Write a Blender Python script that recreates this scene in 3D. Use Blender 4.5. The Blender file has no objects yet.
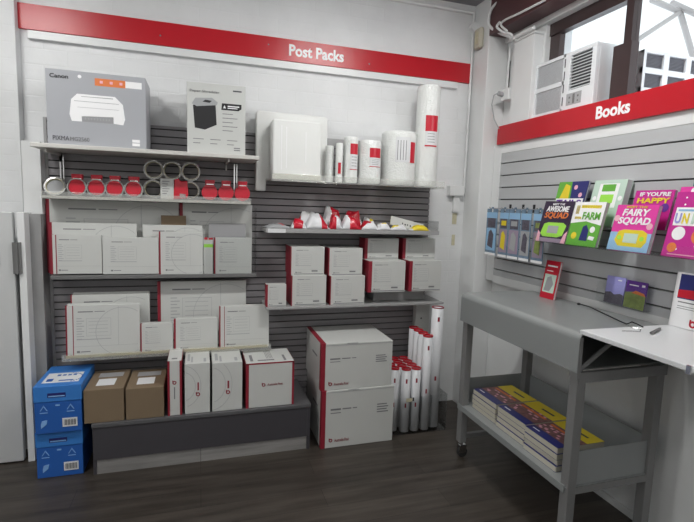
import bpy, math, random
from mathutils import Matrix, Vector, Euler
random.seed(7)
SC = bpy.context.scene
COL = SC.collection
PI = math.pi

# ------------------------------------------------------------------ camera
cam_data = bpy.data.cameras.new('camera'); cam = bpy.data.objects.new('camera', cam_data); COL.objects.link(cam)
cam_data.sensor_fit = 'HORIZONTAL'; cam_data.sensor_width = 36.0
cam_data.lens = 472.65 * 36.0 / 694.0
cam_data.clip_start = 0.02
cam.matrix_world = Matrix((( 0.954863, 0.003860, -0.297021, 0),
                           (-0.295320, 0.119986, -0.947834, 0),
                           ( 0.031980, 0.992768,  0.115711, 1.5),
                           (0, 0, 0, 1)))
SC.camera = cam

# ------------------------------------------------------------------ sky, lights, exposure
world = bpy.data.worlds.new('sky'); SC.world = world; world.use_nodes = True
wn = world.node_tree.nodes; wl = world.node_tree.links
wn['Background'].inputs[0].default_value = (0.86, 0.93, 1.0, 1)
wn['Background'].inputs[1].default_value = 2.1
def area(name, loc, size, size_y, power, rot=(0,0,0), color=(1,1,1)):
    d = bpy.data.lights.new(name, 'AREA'); d.shape = 'RECTANGLE'; d.size = size; d.size_y = size_y
    d.energy = power; d.color = color
    o = bpy.data.objects.new(name, d); COL.objects.link(o); o.location = loc; o.rotation_euler = rot
    return o
# ceiling battens, the last one added (each under its fitting, built further down)
BATTENS = [(-1.2, 1.75, 2.86), (1.08, 1.75, 2.86), (-2.3, 0.5, 2.86), (0.0, -1.0, 2.86)]
PA, PB, PC, PD = 18, 5, 7, 9
for q_ in BATTENS[:2]: area('batten_light', q_, 0.5, 0.10, PA, color=(1.0, 0.995, 0.97))
area('batten_light', BATTENS[2], 1.2, 0.10, PB, color=(1.0, 0.99, 0.96))
area('batten_light', BATTENS[3], 1.2, 0.10, PD, color=(1.0, 0.99, 0.96))  # unseen batten behind the camera, added to brighten the lower right wall
# added fill light behind the camera, from no visible source
area('front_fill_light', (-0.4, -2.40, 1.9), 3.4, 1.6, PC, rot=(PI/2, 0, 0), color=(1.0, 0.99, 0.95))
# added lamp outside the unseen part of the window, lifting the daylight indoors
area('window_fill_light', (2.28, 0.75, 2.35), 0.5, 0.9, 16, rot=(0, PI/2, 0), color=(0.97, 0.99, 1.0))
SC.view_settings.view_transform = 'Standard'; SC.view_settings.look = 'None'
SC.view_settings.gamma = 1; SC.view_settings.use_curve_mapping = False
SC.view_settings.exposure = 0.0

# ------------------------------------------------------------------ materials
MATS = {}
def mat(name, col, rough=0.6, metal=0.0, bump=0.0, bscale=60, var=0.0, vscale=8, spec=0.5, coat=0.0, emit=None):
    if name in MATS: return MATS[name]
    m = bpy.data.materials.new(name); m.use_nodes = True; MATS[name] = m
    nt = m.node_tree; b = nt.nodes['Principled BSDF']
    b.inputs['Base Color'].default_value = (*col, 1); b.inputs['Roughness'].default_value = rough
    b.inputs['Metallic'].default_value = metal; b.inputs['Specular IOR Level'].default_value = spec
    b.inputs['Coat Weight'].default_value = coat
    tc = nt.nodes.new('ShaderNodeTexCoord')
    if var > 0:
        n = nt.nodes.new('ShaderNodeTexNoise'); n.inputs['Scale'].default_value = vscale; n.inputs['Detail'].default_value = 6
        r = nt.nodes.new('ShaderNodeMapRange'); r.inputs[3].default_value = 1 - var; r.inputs[4].default_value = 1 + var
        mx = nt.nodes.new('ShaderNodeMix'); mx.data_type = 'RGBA'; mx.blend_type = 'MULTIPLY'; mx.inputs[0].default_value = 1
        nt.links.new(tc.outputs['Object'], n.inputs['Vector']); nt.links.new(n.outputs['Fac'], r.inputs[0])
        mx.inputs[6].default_value = (*col, 1); nt.links.new(r.outputs[0], mx.inputs[7])
        nt.links.new(mx.outputs[2], b.inputs['Base Color'])
    if bump > 0:
        n2 = nt.nodes.new('ShaderNodeTexNoise'); n2.inputs['Scale'].default_value = bscale
        bp = nt.nodes.new('ShaderNodeBump'); bp.inputs['Strength'].default_value = bump; bp.inputs['Distance'].default_value = 0.004
        nt.links.new(tc.outputs['Object'], n2.inputs['Vector']); nt.links.new(n2.outputs['Fac'], bp.inputs['Height'])
        nt.links.new(bp.outputs[0], b.inputs['Normal'])
    if emit:
        b.inputs['Emission Color'].default_value = (*emit[0], 1); b.inputs['Emission Strength'].default_value = emit[1]
    return m

def brick_white():
    m = bpy.data.materials.new('painted_brick'); m.use_nodes = True; nt = m.node_tree; b = nt.nodes['Principled BSDF']
    tc = nt.nodes.new('ShaderNodeTexCoord'); mp = nt.nodes.new('ShaderNodeMapping'); mp.inputs['Rotation'].default_value = (PI/2, 0, 0)
    br = nt.nodes.new('ShaderNodeTexBrick'); br.inputs['Scale'].default_value = 1.0
    br.inputs['Brick Width'].default_value = 0.24; br.inputs['Row Height'].default_value = 0.086; br.inputs['Mortar Size'].default_value = 0.006
    br.inputs['Mortar Smooth'].default_value = 1.0
    br.inputs['Color1'].default_value = (1,1,1,1); br.inputs['Color2'].default_value = (.9,.9,.9,1); br.inputs['Mortar'].default_value = (.35,.35,.35,1)
    no = nt.nodes.new('ShaderNodeTexNoise'); no.inputs['Scale'].default_value = 3.0; no.inputs['Detail'].default_value = 8
    n2 = nt.nodes.new('ShaderNodeTexNoise'); n2.inputs['Scale'].default_value = 45
    ad = nt.nodes.new('ShaderNodeMath'); ad.operation = 'MULTIPLY_ADD'; ad.inputs[1].default_value = 0.5
    cr = nt.nodes.new('ShaderNodeValToRGB')
    cr.color_ramp.elements[0].position = 0.3; cr.color_ramp.elements[0].color = (0.70, 0.71, 0.715, 1)
    cr.color_ramp.elements[1].position = 0.6; cr.color_ramp.elements[1].color = (0.78, 0.79, 0.795, 1)
    bp = nt.nodes.new('ShaderNodeBump'); bp.inputs['Strength'].default_value = 0.22; bp.inputs['Distance'].default_value = 0.005
    nt.links.new(tc.outputs['Object'], mp.inputs['Vector']); nt.links.new(mp.outputs[0], br.inputs['Vector'])
    nt.links.new(tc.outputs['Object'], no.inputs['Vector']); nt.links.new(tc.outputs['Object'], n2.inputs['Vector'])
    nt.links.new(n2.outputs['Fac'], ad.inputs[0]); nt.links.new(br.outputs['Color'], ad.inputs[2])
    nt.links.new(ad.outputs[0], bp.inputs['Height']); nt.links.new(bp.outputs[0], b.inputs['Normal'])
    nt.links.new(no.outputs['Fac'], cr.inputs[0]); nt.links.new(cr.outputs[0], b.inputs['Base Color'])
    b.inputs['Roughness'].default_value = 0.45
    return m
def planks(name='plank_floor', c1=(0.030,0.024,0.019), c2=(0.074,0.062,0.052), rough=0.42):
    m = bpy.data.materials.new(name); m.use_nodes = True; nt = m.node_tree; b = nt.nodes['Principled BSDF']
    tc = nt.nodes.new('ShaderNodeTexCoord'); mp = nt.nodes.new('ShaderNodeMapping'); mp.inputs['Scale'].default_value = (1.2, 14, 14)
    no = nt.nodes.new('ShaderNodeTexNoise'); no.inputs['Scale'].default_value = 1.4; no.inputs['Detail'].default_value = 9; no.inputs['Roughness'].default_value = 0.62
    br = nt.nodes.new('ShaderNodeTexBrick'); br.inputs['Scale'].default_value = 1.0; br.inputs['Brick Width'].default_value = 1.22
    br.inputs['Row Height'].default_value = 0.152; br.inputs['Mortar Size'].default_value = 0.0012
    br.inputs['Color1'].default_value = (0.80,0.80,0.80,1); br.inputs['Color2'].default_value = (1.15,1.15,1.15,1); br.inputs['Mortar'].default_value = (.25,.25,.25,1)
    cr = nt.nodes.new('ShaderNodeValToRGB'); cr.color_ramp.elements[0].position = .33; cr.color_ramp.elements[0].color = (*c1,1)
    cr.color_ramp.elements[1].position = .68; cr.color_ramp.elements[1].color = (*c2,1)
    mx = nt.nodes.new('ShaderNodeMix'); mx.data_type='RGBA'; mx.blend_type='MULTIPLY'; mx.inputs[0].default_value = 1
    nt.links.new(tc.outputs['Object'], mp.inputs[0]); nt.links.new(mp.outputs[0], no.inputs['Vector']); nt.links.new(tc.outputs['Object'], br.inputs['Vector'])
    nt.links.new(no.outputs['Fac'], cr.inputs[0]); nt.links.new(cr.outputs[0], mx.inputs[6]); nt.links.new(br.outputs['Color'], mx.inputs[7])
    nt.links.new(mx.outputs[2], b.inputs['Base Color']); b.inputs['Roughness'].default_value = rough
    bp = nt.nodes.new('ShaderNodeBump'); bp.inputs['Strength'].default_value = .15; bp.inputs['Distance'].default_value = .002
    nt.links.new(no.outputs['Fac'], bp.inputs['Height']); nt.links.new(bp.outputs[0], b.inputs['Normal'])
    return m
def acrylic(name, alpha=0.10, tint=(0.93,0.95,0.95), rough=0.05, body=0.0):
    m = bpy.data.materials.new(name); m.use_nodes = True; nt = m.node_tree; nt.nodes.clear()
    out = nt.nodes.new('ShaderNodeOutputMaterial'); t = nt.nodes.new('ShaderNodeBsdfTransparent'); t.inputs[0].default_value = (*tint,1)
    g = nt.nodes.new('ShaderNodeBsdfGlossy'); g.inputs['Roughness'].default_value = rough
    lw = nt.nodes.new('ShaderNodeLayerWeight'); lw.inputs[0].default_value = 0.15
    mr = nt.nodes.new('ShaderNodeMapRange'); mr.inputs[3].default_value = alpha; mr.inputs[4].default_value = 0.5
    mx = nt.nodes.new('ShaderNodeMixShader'); df = nt.nodes.new('ShaderNodeBsdfDiffuse'); df.inputs[0].default_value = (.85,.87,.87,1)
    m2 = nt.nodes.new('ShaderNodeMixShader'); m2.inputs[0].default_value = body
    nt.links.new(t.outputs[0], m2.inputs[1]); nt.links.new(df.outputs[0], m2.inputs[2])
    nt.links.new(lw.outputs['Fresnel'], mr.inputs[0]); nt.links.new(mr.outputs[0], mx.inputs[0])
    nt.links.new(m2.outputs[0], mx.inputs[1]); nt.links.new(g.outputs[0], mx.inputs[2]); nt.links.new(mx.outputs[0], out.inputs[0])
    return m
def bubble():
    m = mat('bubble_wrap', (0.80,0.82,0.80), 0.3, coat=0.35)
    nt = m.node_tree; b = nt.nodes['Principled BSDF']; v = nt.nodes.new('ShaderNodeTexVoronoi'); v.inputs['Scale'].default_value = 95
    tc = nt.nodes.new('ShaderNodeTexCoord'); bp = nt.nodes.new('ShaderNodeBump'); bp.inputs['Strength'].default_value = .7; bp.inputs['Distance'].default_value = .004
    nt.links.new(tc.outputs['Object'], v.inputs['Vector']); nt.links.new(v.outputs['Distance'], bp.inputs['Height']); nt.links.new(bp.outputs[0], b.inputs['Normal'])
    b.inputs['Subsurface Weight'].default_value = 0.15; b.inputs['Subsurface Radius'].default_value = (.03,.03,.03)
    return m
M = dict(
 brick=brick_white(), floor=planks(), kick=planks('kick_plank', (0.22,0.215,0.21), (0.36,0.35,0.34), 0.25),
 white=mat('white_paint', (0.77,0.78,0.78), 0.4, bump=.15, bscale=14, var=.03),
 trimwhite=mat('white_trim', (0.78,0.79,0.79), 0.35),
 ceil=mat('ceiling_grey', (0.30,0.30,0.32), 0.7, var=.1), render=mat('bare_render', (0.30,0.30,0.30), 0.8, bump=.4, bscale=25, var=.25, vscale=5),
 red=mat('sign_red', (0.50,0.010,0.020), 0.29, spec=.4), text=mat('sign_white', (0.92,0.92,0.93), 0.4),
 slat=mat('slat_grey', (0.27,0.26,0.27), 0.45, var=.05), groove=mat('groove_dark', (0.035,0.035,0.037), 0.7),
 slatR=mat('slat_light_grey', (0.50,0.51,0.52), 0.4), grooveR=mat('groove_brown', (0.10,0.095,0.09), 0.6),
 shelf=mat('shelf_putty', (0.60,0.59,0.56), 0.4), shelfg=mat('shelf_grey', (0.36,0.36,0.36), 0.4), shelfd=mat('shelf_dark', (0.16,0.16,0.16), 0.4),
 plinth=mat('plinth_charcoal', (0.055,0.052,0.060), 0.5, var=.05), plinthtop=mat('plinth_top', (0.10,0.10,0.105), 0.45),
 chrome=mat('chrome', (0.75,0.75,0.76), 0.18, 1.0), card=mat('white_card', (0.585,0.595,0.575), 0.55, var=.02), envelope=mat('white_envelope', (0.74,0.75,0.77), 0.5, bump=.3, bscale=7),
 boxred=mat('carton_red', (0.27,0.015,0.032), 0.5), ink=mat('grey_ink', (0.20,0.20,0.21), 0.7), inkl=mat('pale_ink', (0.38,0.39,0.40), 0.7), inkd=mat('dark_ink', (0.07,0.07,0.08), 0.6),
 brown=mat('brown_cardboard', (0.20,0.145,0.09), 0.75, var=.06), blue=mat('blue_carton', (0.02,0.11,0.42), 0.4), bluel=mat('blue_lid', (0.04,0.20,0.58), 0.4),
 bluepale=mat('blue_print', (0.22,0.42,0.74), 0.5), paper=mat('paper_label', (0.72,0.73,0.74), 0.5),
 tape=acrylic('clear_tape', 0.08, (0.86,0.84,0.76), 0.15, 0.32), tapered=mat('tape_red', (0.55,0.01,0.03), 0.3), acr=acrylic('clear_acrylic', 0.015, (.985,.99,.99)), acrm=acrylic('milky_acrylic', 0.03, (.97,.97,.95), .15, .16),
 bubble=bubble(), foamend=mat('foam_end', (0.62,0.62,0.55), 0.8, bump=.5, bscale=60),
 foam=mat('foam_sheet', (0.80,0.81,0.79), 0.5, bump=.25, bscale=18, coat=.3), tube=mat('tube_white', (0.70,0.71,0.73), 0.4), tubered=mat('tube_cap_red', (0.50,0.015,0.03), 0.35),
 black=mat('black', (0.012,0.012,0.014), 0.4), yellow=mat('yellow', (0.78,0.62,0.03), 0.45), cart=mat('cart_grey', (0.27,0.285,0.285), 0.33, coat=.15), cartleg=mat('cart_leg_grey', (0.21,0.21,0.21), 0.4),
 counter=mat('white_laminate', (0.74,0.76,0.77), 0.35), frame=mat('window_brown', (0.045,0.028,0.028), 0.35), beam=mat('beam_maroon', (0.09,0.035,0.038), 0.4),
 ac=mat('ac_white', (0.76,0.78,0.80), 0.35), acgrill=mat('ac_grille_grey', (0.16,0.16,0.18), 0.5), beige=mat('beige_plastic', (0.55,0.52,0.42), 0.5),
 rubber=mat('rubber', (0.03,0.03,0.03), 0.7), pages=mat('page_edges', (0.58,0.55,0.45), 0.7, bump=.4, bscale=220), orange=mat('orange', (0.75,0.20,0.05), 0.5),
 silver=mat('silver_box', (0.40,0.41,0.44), 0.35, var=.04, vscale=3), green=mat('green', (0.13,0.42,0.05), 0.5), greenl=mat('lime', (0.35,0.75,0.08), 0.5),
 nightp=mat('night_purple', (0.03,0.015,0.045), 0.4), navy=mat('navy', (0.02,0.025,0.16), 0.4), pink=mat('pink', (0.75,0.05,0.36), 0.4), pinkl=mat('pale_pink', (0.85,0.45,0.55), 0.5), magenta=mat('magenta', (0.55,0.02,0.28), 0.4), purple=mat('purple', (0.12,0.03,0.30), 0.4),
 lav=mat('lavender', (0.35,0.34,0.72), 0.4), skyb=mat('sky_blue', (0.30,0.52,0.75), 0.4), teal=mat('teal', (0.02,0.22,0.20), 0.4), mauve=mat('mauve', (0.34,0.27,0.36), 0.4), mint=mat('mint', (0.55,0.70,0.60), 0.4),
 dpic=mat('dark_picture', (0.10,0.09,0.12), 0.4, var=.7, vscale=60), vpic=mat('valley_picture', (0.22,0.28,0.08), 0.4, var=.6, vscale=40), oldtape=acrylic('old_tape', 0.03, (.90,.84,.60), .3, .25), doorgrey=mat('door_paint', (0.58,0.59,0.59), 0.4), packcard=mat('pack_card', (0.16,0.24,0.33), 0.4, var=.5, vscale=30), rpic=mat('multicolour_picture', (0.22,0.10,0.10), 0.4, var=.9, vscale=50),
 awning=mat('awning_white', (0.80,0.80,0.77), 0.6), steel=mat('pale_steel', (0.40,0.38,0.37), 0.5),
 lamp=mat('lamp_diffuser', (0.9,0.9,0.9), 0.4, emit=((1.0,0.995,0.97), 31.0)), stain=mat('old_yellow_stain', (0.58,0.54,0.38), 0.6, var=.2, vscale=30), greyback=mat('grey_back', (.33,.33,.34), .5),
)

# ------------------------------------------------------------------ mesh helpers
class MB:
    def __init__(s): s.v = []; s.f = []; s.smooth = []
    def add(s, vs, fs, sm=False):
        k = len(s.v); s.v += [tuple(p) for p in vs]; s.f += [tuple(i + k for i in f) for f in fs]; s.smooth += [sm]*len(fs); return s
    def box(s, x0, x1, y0, y1, z0, z1, rot=None, c=None):
        x0,x1 = min(x0,x1),max(x0,x1); y0,y1 = min(y0,y1),max(y0,y1); z0,z1 = min(z0,z1),max(z0,z1)
        p = [(x0,y0,z0),(x1,y0,z0),(x1,y1,z0),(x0,y1,z0),(x0,y0,z1),(x1,y0,z1),(x1,y1,z1),(x0,y1,z1)]
        if rot:
            R = Euler(rot).to_matrix(); c = Vector(c); p = [R @ (Vector(q)-c) + c for q in p]
        return s.add(p, [(3,2,1,0),(4,5,6,7),(0,1,5,4),(1,2,6,5),(2,3,7,6),(3,0,4,7)])
    def tube(s, pts, r, n=10, caps=True, r1=None):
        pts = [Vector(p) for p in pts]; m = len(pts); rings = []
        up = None
        for i, p in enumerate(pts):
            d = (pts[min(i+1,m-1)] - pts[max(i-1,0)]).normalized()
            if up is None: up = Vector((0,0,1)) if abs(d.z) < .9 else Vector((0,1,0))
            a = d.cross(up).normalized(); up = a.cross(d).normalized()
            rr = r if r1 is None else r + (r1-r)*i/(m-1)
            rings.append([p + (a*math.cos(t) + up*math.sin(t))*rr for t in [2*PI*k/n for k in range(n)]])
        vs = [q for R in rings for q in R]; fs = []
        for i in range(m-1):
            for k in range(n): fs.append((i*n+k, (i+1)*n+k, (i+1)*n+(k+1)%n, i*n+(k+1)%n))
        s.add(vs, fs, True)
        if caps:
            k0 = len(s.v); s.add(rings[0], [tuple(range(n))]); s.add(rings[-1], [tuple(reversed(range(n)))])
        return s
    def ring(s, c, ro, ri, d, axis='y', n=32):      # annulus with depth d along the axis from c
        vs = []; fs = []
        for k in range(n):
            a = 2*PI*k/n; ca, sa = math.cos(a), math.sin(a)
            for rr, dd in ((ro,0),(ro,d),(ri,d),(ri,0)):
                if axis == 'y': vs.append((c[0]+rr*ca, c[1]+dd, c[2]+rr*sa))
                elif axis == 'z': vs.append((c[0]+rr*ca, c[1]+rr*sa, c[2]+dd))
                else: vs.append((c[0]+dd, c[1]+rr*ca, c[2]+rr*sa))
        for k in range(n):
            a = k*4; b = ((k+1)%n)*4
            for j in range(4): fs.append((a+j, a+(j+1)%4, b+(j+1)%4, b+j))
        return s.add(vs, fs, False)
    def disc(s, c, r, d, axis='y', n=28):
        p0 = Vector(c); dv = {'x':Vector((d,0,0)),'y':Vector((0,d,0)),'z':Vector((0,0,d))}[axis]
        return s.tube([p0, p0+dv], r, n)
    def poly(s, pts, y0=-0.0006, y1=0.0):           # polygon in the x-z plane, thin in y
        n = len(pts); vs = [(x,y0,z) for x,z in pts] + [(x,y1,z) for x,z in pts]
        fs = [tuple(range(n)), tuple(reversed(range(n,2*n)))] + [(i,(i+1)%n+0,(i+1)%n+n,i+n) for i in range(n)]
        return s.add(vs, fs)
    def rect(s, x0, x1, z0, z1, y0=-0.0006, y1=0.0): return s.box(x0,x1,y0,y1,z0,z1)
    def prism(s, pts, z0, z1):                      # polygon in x-y, extruded in z
        n = len(pts); vs = [(x,y,z0) for x,y in pts] + [(x,y,z1) for x,y in pts]
        return s.add(vs, [tuple(reversed(range(n))), tuple(range(n,2*n))] + [(i,(i+1)%n,(i+1)%n+n,i+n) for i in range(n)])
    def arcpatch(s, r, z0, z1, a0, a1, th=.0006, n=14):   # patch on a vertical cylinder round the local origin
        vs = []; fs = []
        for i in range(n+1):
            a = a0 + (a1-a0)*i/n
            for rr, zz in ((r,z0),(r,z1),(r+th,z1),(r+th,z0)): vs.append((rr*math.cos(a), rr*math.sin(a), zz))
        for i in range(n):
            for j in range(4): fs.append((i*4+j, i*4+(j+1)%4, (i+1)*4+(j+1)%4, (i+1)*4+j))
        fs += [(0,1,2,3),(n*4+3,n*4+2,n*4+1,n*4)]
        return s.add(vs, fs)
    def build(s, name, m, parent=None, bevel=0.0, loc=None):
        me = bpy.data.meshes.new(name); me.from_pydata(s.v, [], s.f); me.validate(); me.update()
        if m: me.materials.append(m)
        if len(me.polygons) == len(s.smooth):
            for p, q in zip(me.polygons, s.smooth): p.use_smooth = q
        import bmesh
        bm = bmesh.new(); bm.from_mesh(me); bmesh.ops.recalc_face_normals(bm, faces=bm.faces); bm.to_mesh(me); bm.free()
        o = bpy.data.objects.new(name, me); COL.objects.link(o)
        if parent: o.parent = parent
        if loc: o.location = loc
        if bevel:
            md = o.modifiers.new('bevel', 'BEVEL'); md.width = bevel; md.segments = 2; md.limit_method = 'ANGLE'; md.angle_limit = math.radians(50)
        return o
def tag(o, label, cat, group=None):
    o['label'] = label; o['category'] = cat
    if group: o['group'] = group
    return o
def root(name, label, cat, loc, rz=0, rx=0, ry=0, group=None):
    o = bpy.data.objects.new(name, None); o.empty_display_size = .05; COL.objects.link(o)
    o.location = loc; o.rotation_euler = (rx, ry, rz)
    return tag(o, label, cat, group)
def struct(o): o['kind'] = 'structure'; return o
def text(string, name, m, parent, x, z, w, h, y=-0.001, depth=0.0012, bold=0.0, slant=0.0, center=False):
    """raised lettering in the x-z plane, left-bottom at (x, z), fitted to w by h"""
    c = bpy.data.curves.new(name, 'FONT'); c.body = string; c.size = 1; c.offset = bold; c.extrude = 0.5; c.shear = slant; c.resolution_u = 3
    t = bpy.data.objects.new(name, c); COL.objects.link(t)
    bpy.context.view_layer.update()
    me = bpy.data.meshes.new_from_object(t.evaluated_get(bpy.context.evaluated_depsgraph_get()))
    bpy.data.objects.remove(t)
    xs = [v.co.x for v in me.vertices]; ys = [v.co.y for v in me.vertices]
    x0, x1, y0, y1 = min(xs), max(xs), min(ys), max(ys)
    for v in me.vertices:
        X = x + (v.co.x-x0)/(x1-x0)*w; Z = z + (v.co.y-y0)/(y1-y0)*h; Y = y + (0.5 - v.co.z)*depth - depth
        v.co = (X, Y, Z)
    me.materials.clear(); me.materials.append(m)
    o = bpy.data.objects.new(name, me); COL.objects.link(o); o.parent = parent
    return o
RW = -PI/2      # things on the right hand wall: local x runs towards the camera, local -y faces the room

# ------------------------------------------------------------------ the room
struct(MB().box(-3.2, 2.25, -2.6, 3.35, -0.1, 0).build('floor', M['floor']))
struct(MB().box(-3.2, 2.25, -2.6, 3.35, 2.955, 3.05).build('ceiling', M['ceil']))
struct(MB().box(-0.95, 2.25, 3.17, 3.33, 0, 2.955).build('wall_back', M['brick']))
struct(MB().box(-3.2, -0.95, 3.10, 3.33, 0, 2.955).build('wall_back_left', M['brick']))
struct(MB().box(-3.3, -3.2, -2.6, 3.35, 0, 2.955).build('wall_left', M['white']))
struct(MB().box(-3.2, 2.25, -2.7, -2.6, 0, 2.955).build('wall_front', M['white']))
rw = MB().box(2.055, 2.25, -2.6, 3.17, 0, 2.0)                                  # under the window
rw.box(2.055, 2.25, -2.6, 3.17, 2.66, 2.955).box(2.055, 2.25, 2.58, 3.17, 2.0, 2.66).box(2.055, 2.25, -2.6, 0.2, 2.0, 2.66)
struct(rw.build('wall_right', M['white']))
struct(MB().box(1.90, 2.055, 2.97, 3.17, 0, 2.955).build('trim_1', M['white'], bevel=.006))       # boxed column in the corner
p = MB().box(1.985, 2.055, 2.60, 2.80, 2.0, 2.60).box(1.975, 2.055, 2.59, 2.81, 2.60, 2.615)
struct(p.build('trim_2', M['white'], bevel=.004))                                                  # pilaster beside the window
struct(MB().box(1.90, 2.03, -2.6, 2.97, 2.69, 2.955).build('trim_3', M['beam']))                   # maroon lintel beam
struct(MB().box(2.03, 2.12, -2.6, 2.97, 2.655, 2.70).build('trim_4', M['white']))                  # pale soffit next to the beam
# window
w = struct(MB().box(2.09,2.13,2.50,2.58,1.9,2.66).box(2.09,2.13,0.2,0.28,1.9,2.66).box(2.08,2.13,0.2,2.58,2.585,2.66).box(2.08,2.13,0.2,2.58,1.98,2.04).build('window_1', M['frame']))
MB().box(2.085,2.135,1.975,2.02,2.0,2.60).build('mullion', M['frame'], w)
MB().box(2.07,2.12,1.955,2.065,2.0,2.37).build('mullion', M['frame'], w)
MB().box(2.11,2.114,0.28,1.975,2.37,2.585).box(2.11,2.114,2.02,2.50,2.35,2.585).build('pane', M['acr'], w)
# door, jamb and grey pier at the left
d1 = struct(MB().box(-1.9, -0.955, 2.94, 2.98, 0.01, 1.41).build('door_1', M['doorgrey'], bevel=.004))
MB().box(-0.957,-0.918,2.925,2.95,1.08,1.25).box(-0.945,-0.93,2.918,2.93,1.08,1.25).build('hinge', M['shelfd'], d1)
MB().box(-1.30,-1.02,2.93,2.94,1.13,1.38).build('frame', M['shelfg'], d1); MB().box(-1.28,-1.04,2.927,2.931,1.15,1.36).build('pane', M['paper'], d1)
struct(MB().box(-0.935,-0.90,2.94,3.10,0,1.41).build('trim_5', M['trimwhite'], bevel=.003))
struct(MB().box(-0.90,-0.845,3.02,3.17,0,1.40).build('trim_6', M['render']))
struct(MB().box(-0.935,-0.845,3.06,3.17,1.40,1.80).build('trim_7', M['white']))
nb = root('notice_board', 'white framed notice on the painted brick above the half-height door', 'notice', (-1.10,3.10,1.62))
MB().box(-.35,.0,-.02,0,0,.30).build('frame', M['shelfg'], nb, bevel=.006); MB().box(-.335,-.015,-.022,-.019,.015,.285).build('sheet', M['paper'], nb)
struct(MB().box(2.04,2.055,-2.6,2.97,0,0.035).build('baseboard_right', M['white']))

# ------------------------------------------------------------------ slat walls
def slats(x0, x1, z0, z1, pitch, gap, first=None, t=0.014):
    b = MB(); z = z0 if first is None else first
    while z < z1 - .004:
        zt = min(z + pitch - gap, z1); b.box(x0, x1, -t, 0, z, zt); z += pitch
    return b
sw = root('slatwall_panel', 'dark grey slat panel covering the back wall behind the post packs', 'wall panel', (0, 3.165, 0))
MB().box(-0.83, 1.60, -0.012, 0, 0.05, 1.945).build('backing', M['groove'], sw)
slats(-0.83, 1.60, 0.05, 1.945, 0.0437, 0.0075, t=.024).build('slats', M['slat'], sw)
MB().box(-0.845,-0.83,-.028,0,0,1.945).build('edge_trim', M['shelfg'], sw)
MB().box(0.80,1.60,-.028,0,1.90,1.945).build('top_rail', M['shelfg'], sw)
sr = root('slatwall_panel', 'light grey slat panel with wide boards under the books sign', 'wall panel', (2.05, 2.88, 0), RW)
MB().box(0, 3.4, -0.03, 0, 1.045, 1.895).build('backing', M['grooveR'], sr)
sl = MB(); z = 1.045; gr = [1.09-.0, 1.168, 1.251, 1.333, 1.415, 1.497, 1.579, 1.661, 1.743, 1.826]
prev = 1.045
for g in gr + [1.895]:
    sl.box(0, 3.4, -0.05, -0.029, prev, g - (0.004 if g < 1.89 else 0)); prev = g + .004
sl.build('slats', M['slatR'], sr)
MB().box(-0.085,0,-.052,0,1.0,1.96).box(0,3.4,-.052,0,1.895,1.96).box(0,3.4,-.052,0,0.99,1.045).build('white_frame', M['trimwhite'], sr, bevel=.002)

# ------------------------------------------------------------------ signs
s1 = root('sign_board', 'long red sign board lettered Post Packs high on the back wall', 'sign', (0, 3.17, 0))
MB().box(-0.96, 1.893, -.018, 0, 2.415, 2.55).build('red_panel', M['red'], s1, bevel=.001)
tx = (0.552, 0.92, 2.423, 2.542)
text('Post Packs', 'lettering', M['text'], s1, tx[0], 2.448, tx[1]-tx[0], 0.072, y=-.018, bold=.03)
MB().box(-0.905, 1.775, -.03, 0, 2.365, 2.408).build('batten', M['trimwhite'], s1, bevel=.002)
MB().disc((-0.22,-.019,2.47),.005,.001).disc((0.42,-.019,2.5),.005,.001).disc((1.1,-.019,2.46),.005,.001).build('screw', M['chrome'], s1)
s2 = root('sign_board', 'red sign board lettered Books above the light grey slat panel', 'sign', (1.995, 2.95, 0), RW)
MB().box(0.035, 3.4, -.015, 0.05, 1.955, 2.08).build('red_panel', M['red'], s2, bevel=.001)
text('Books', 'lettering', M['text'], s2, 2.95-2.05, 1.99, 0.20799999999999974, 0.065, y=-.015, bold=.03)

# ------------------------------------------------------------------ shelves on the back wall
YB = 3.14
def shelf(label, x0, x1, y0, z, th, m, lip=None, arms=(), armh=.05):
    r = root('wall_shelf', label, 'shelf', (x0, y0, z))
    MB().box(0, x1-x0, 0, YB-y0, -th, 0).build('board', m, r, bevel=.003)
    if lip: MB().box(0, x1-x0, -.004, 0, -th, lip[0]).build('front_lip', lip[1], r, bevel=.001)
    for a in arms:
        MB().prism([(0,0)],0,0) if False else None
        b = MB(); b.box(a-.004, a+.004, .03, YB-y0-.001, -th-.018, -th); b.box(a-.004, a+.004, YB-y0-.03, YB-y0-.001, -th-armh, -th)
        b.build('bracket', m, r)
    return r
sh1 = shelf('pale putty shelf holding the printer and shredder boxes', -0.82, 0.33, 2.81, 1.770, .022, M['shelf'], arms=(.06, .98))
for x in (0.06, 1.03):
    MB().box(x-.004,x+.004,.30,.328,-.24,-.03).box(x+.012,x+.018,.30,.328,-.20,-.03).build('upright', M['chrome'], sh1)
sh2 = shelf('pale shelf tray with a clear lip holding the tape rolls', -0.82, 0.30, 2.96, 1.505, .016, M['shelf'], lip=(.022, M['acrm']))
sh3 = shelf('dark grey shelf under the upper rows of flat white mailers', -0.80, 0.34, 2.985, 1.058, .022, M['shelfd'])
sh4 = shelf('clear-edged shelf under the lower rows of flat white mailers', -0.745, 0.43, 2.93, 0.590, .014, M['acrm'], lip=(.024, M['acrm']))
MB().box(.02,1.15,-.0046,-.0041,.004,.020).build('yellowed_tape', M['oldtape'], sh4)
sh5 = shelf('clear acrylic tray shelf carrying the bubble wrap rolls', 0.410, 1.56, 2.86, 1.645, .010, M['acrm'], lip=(.035, M['acrm']))
sh6 = shelf('grey metal shelf heaped with crumpled satchels', 0.385, 1.56, 2.90, 1.345, .022, M['shelfg'], lip=(.004, M['shelfg']))
MB().box(0.01,0.12,-.006,-.004,-.022,.003).build('price_strip', M['paper'], sh6)
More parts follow.
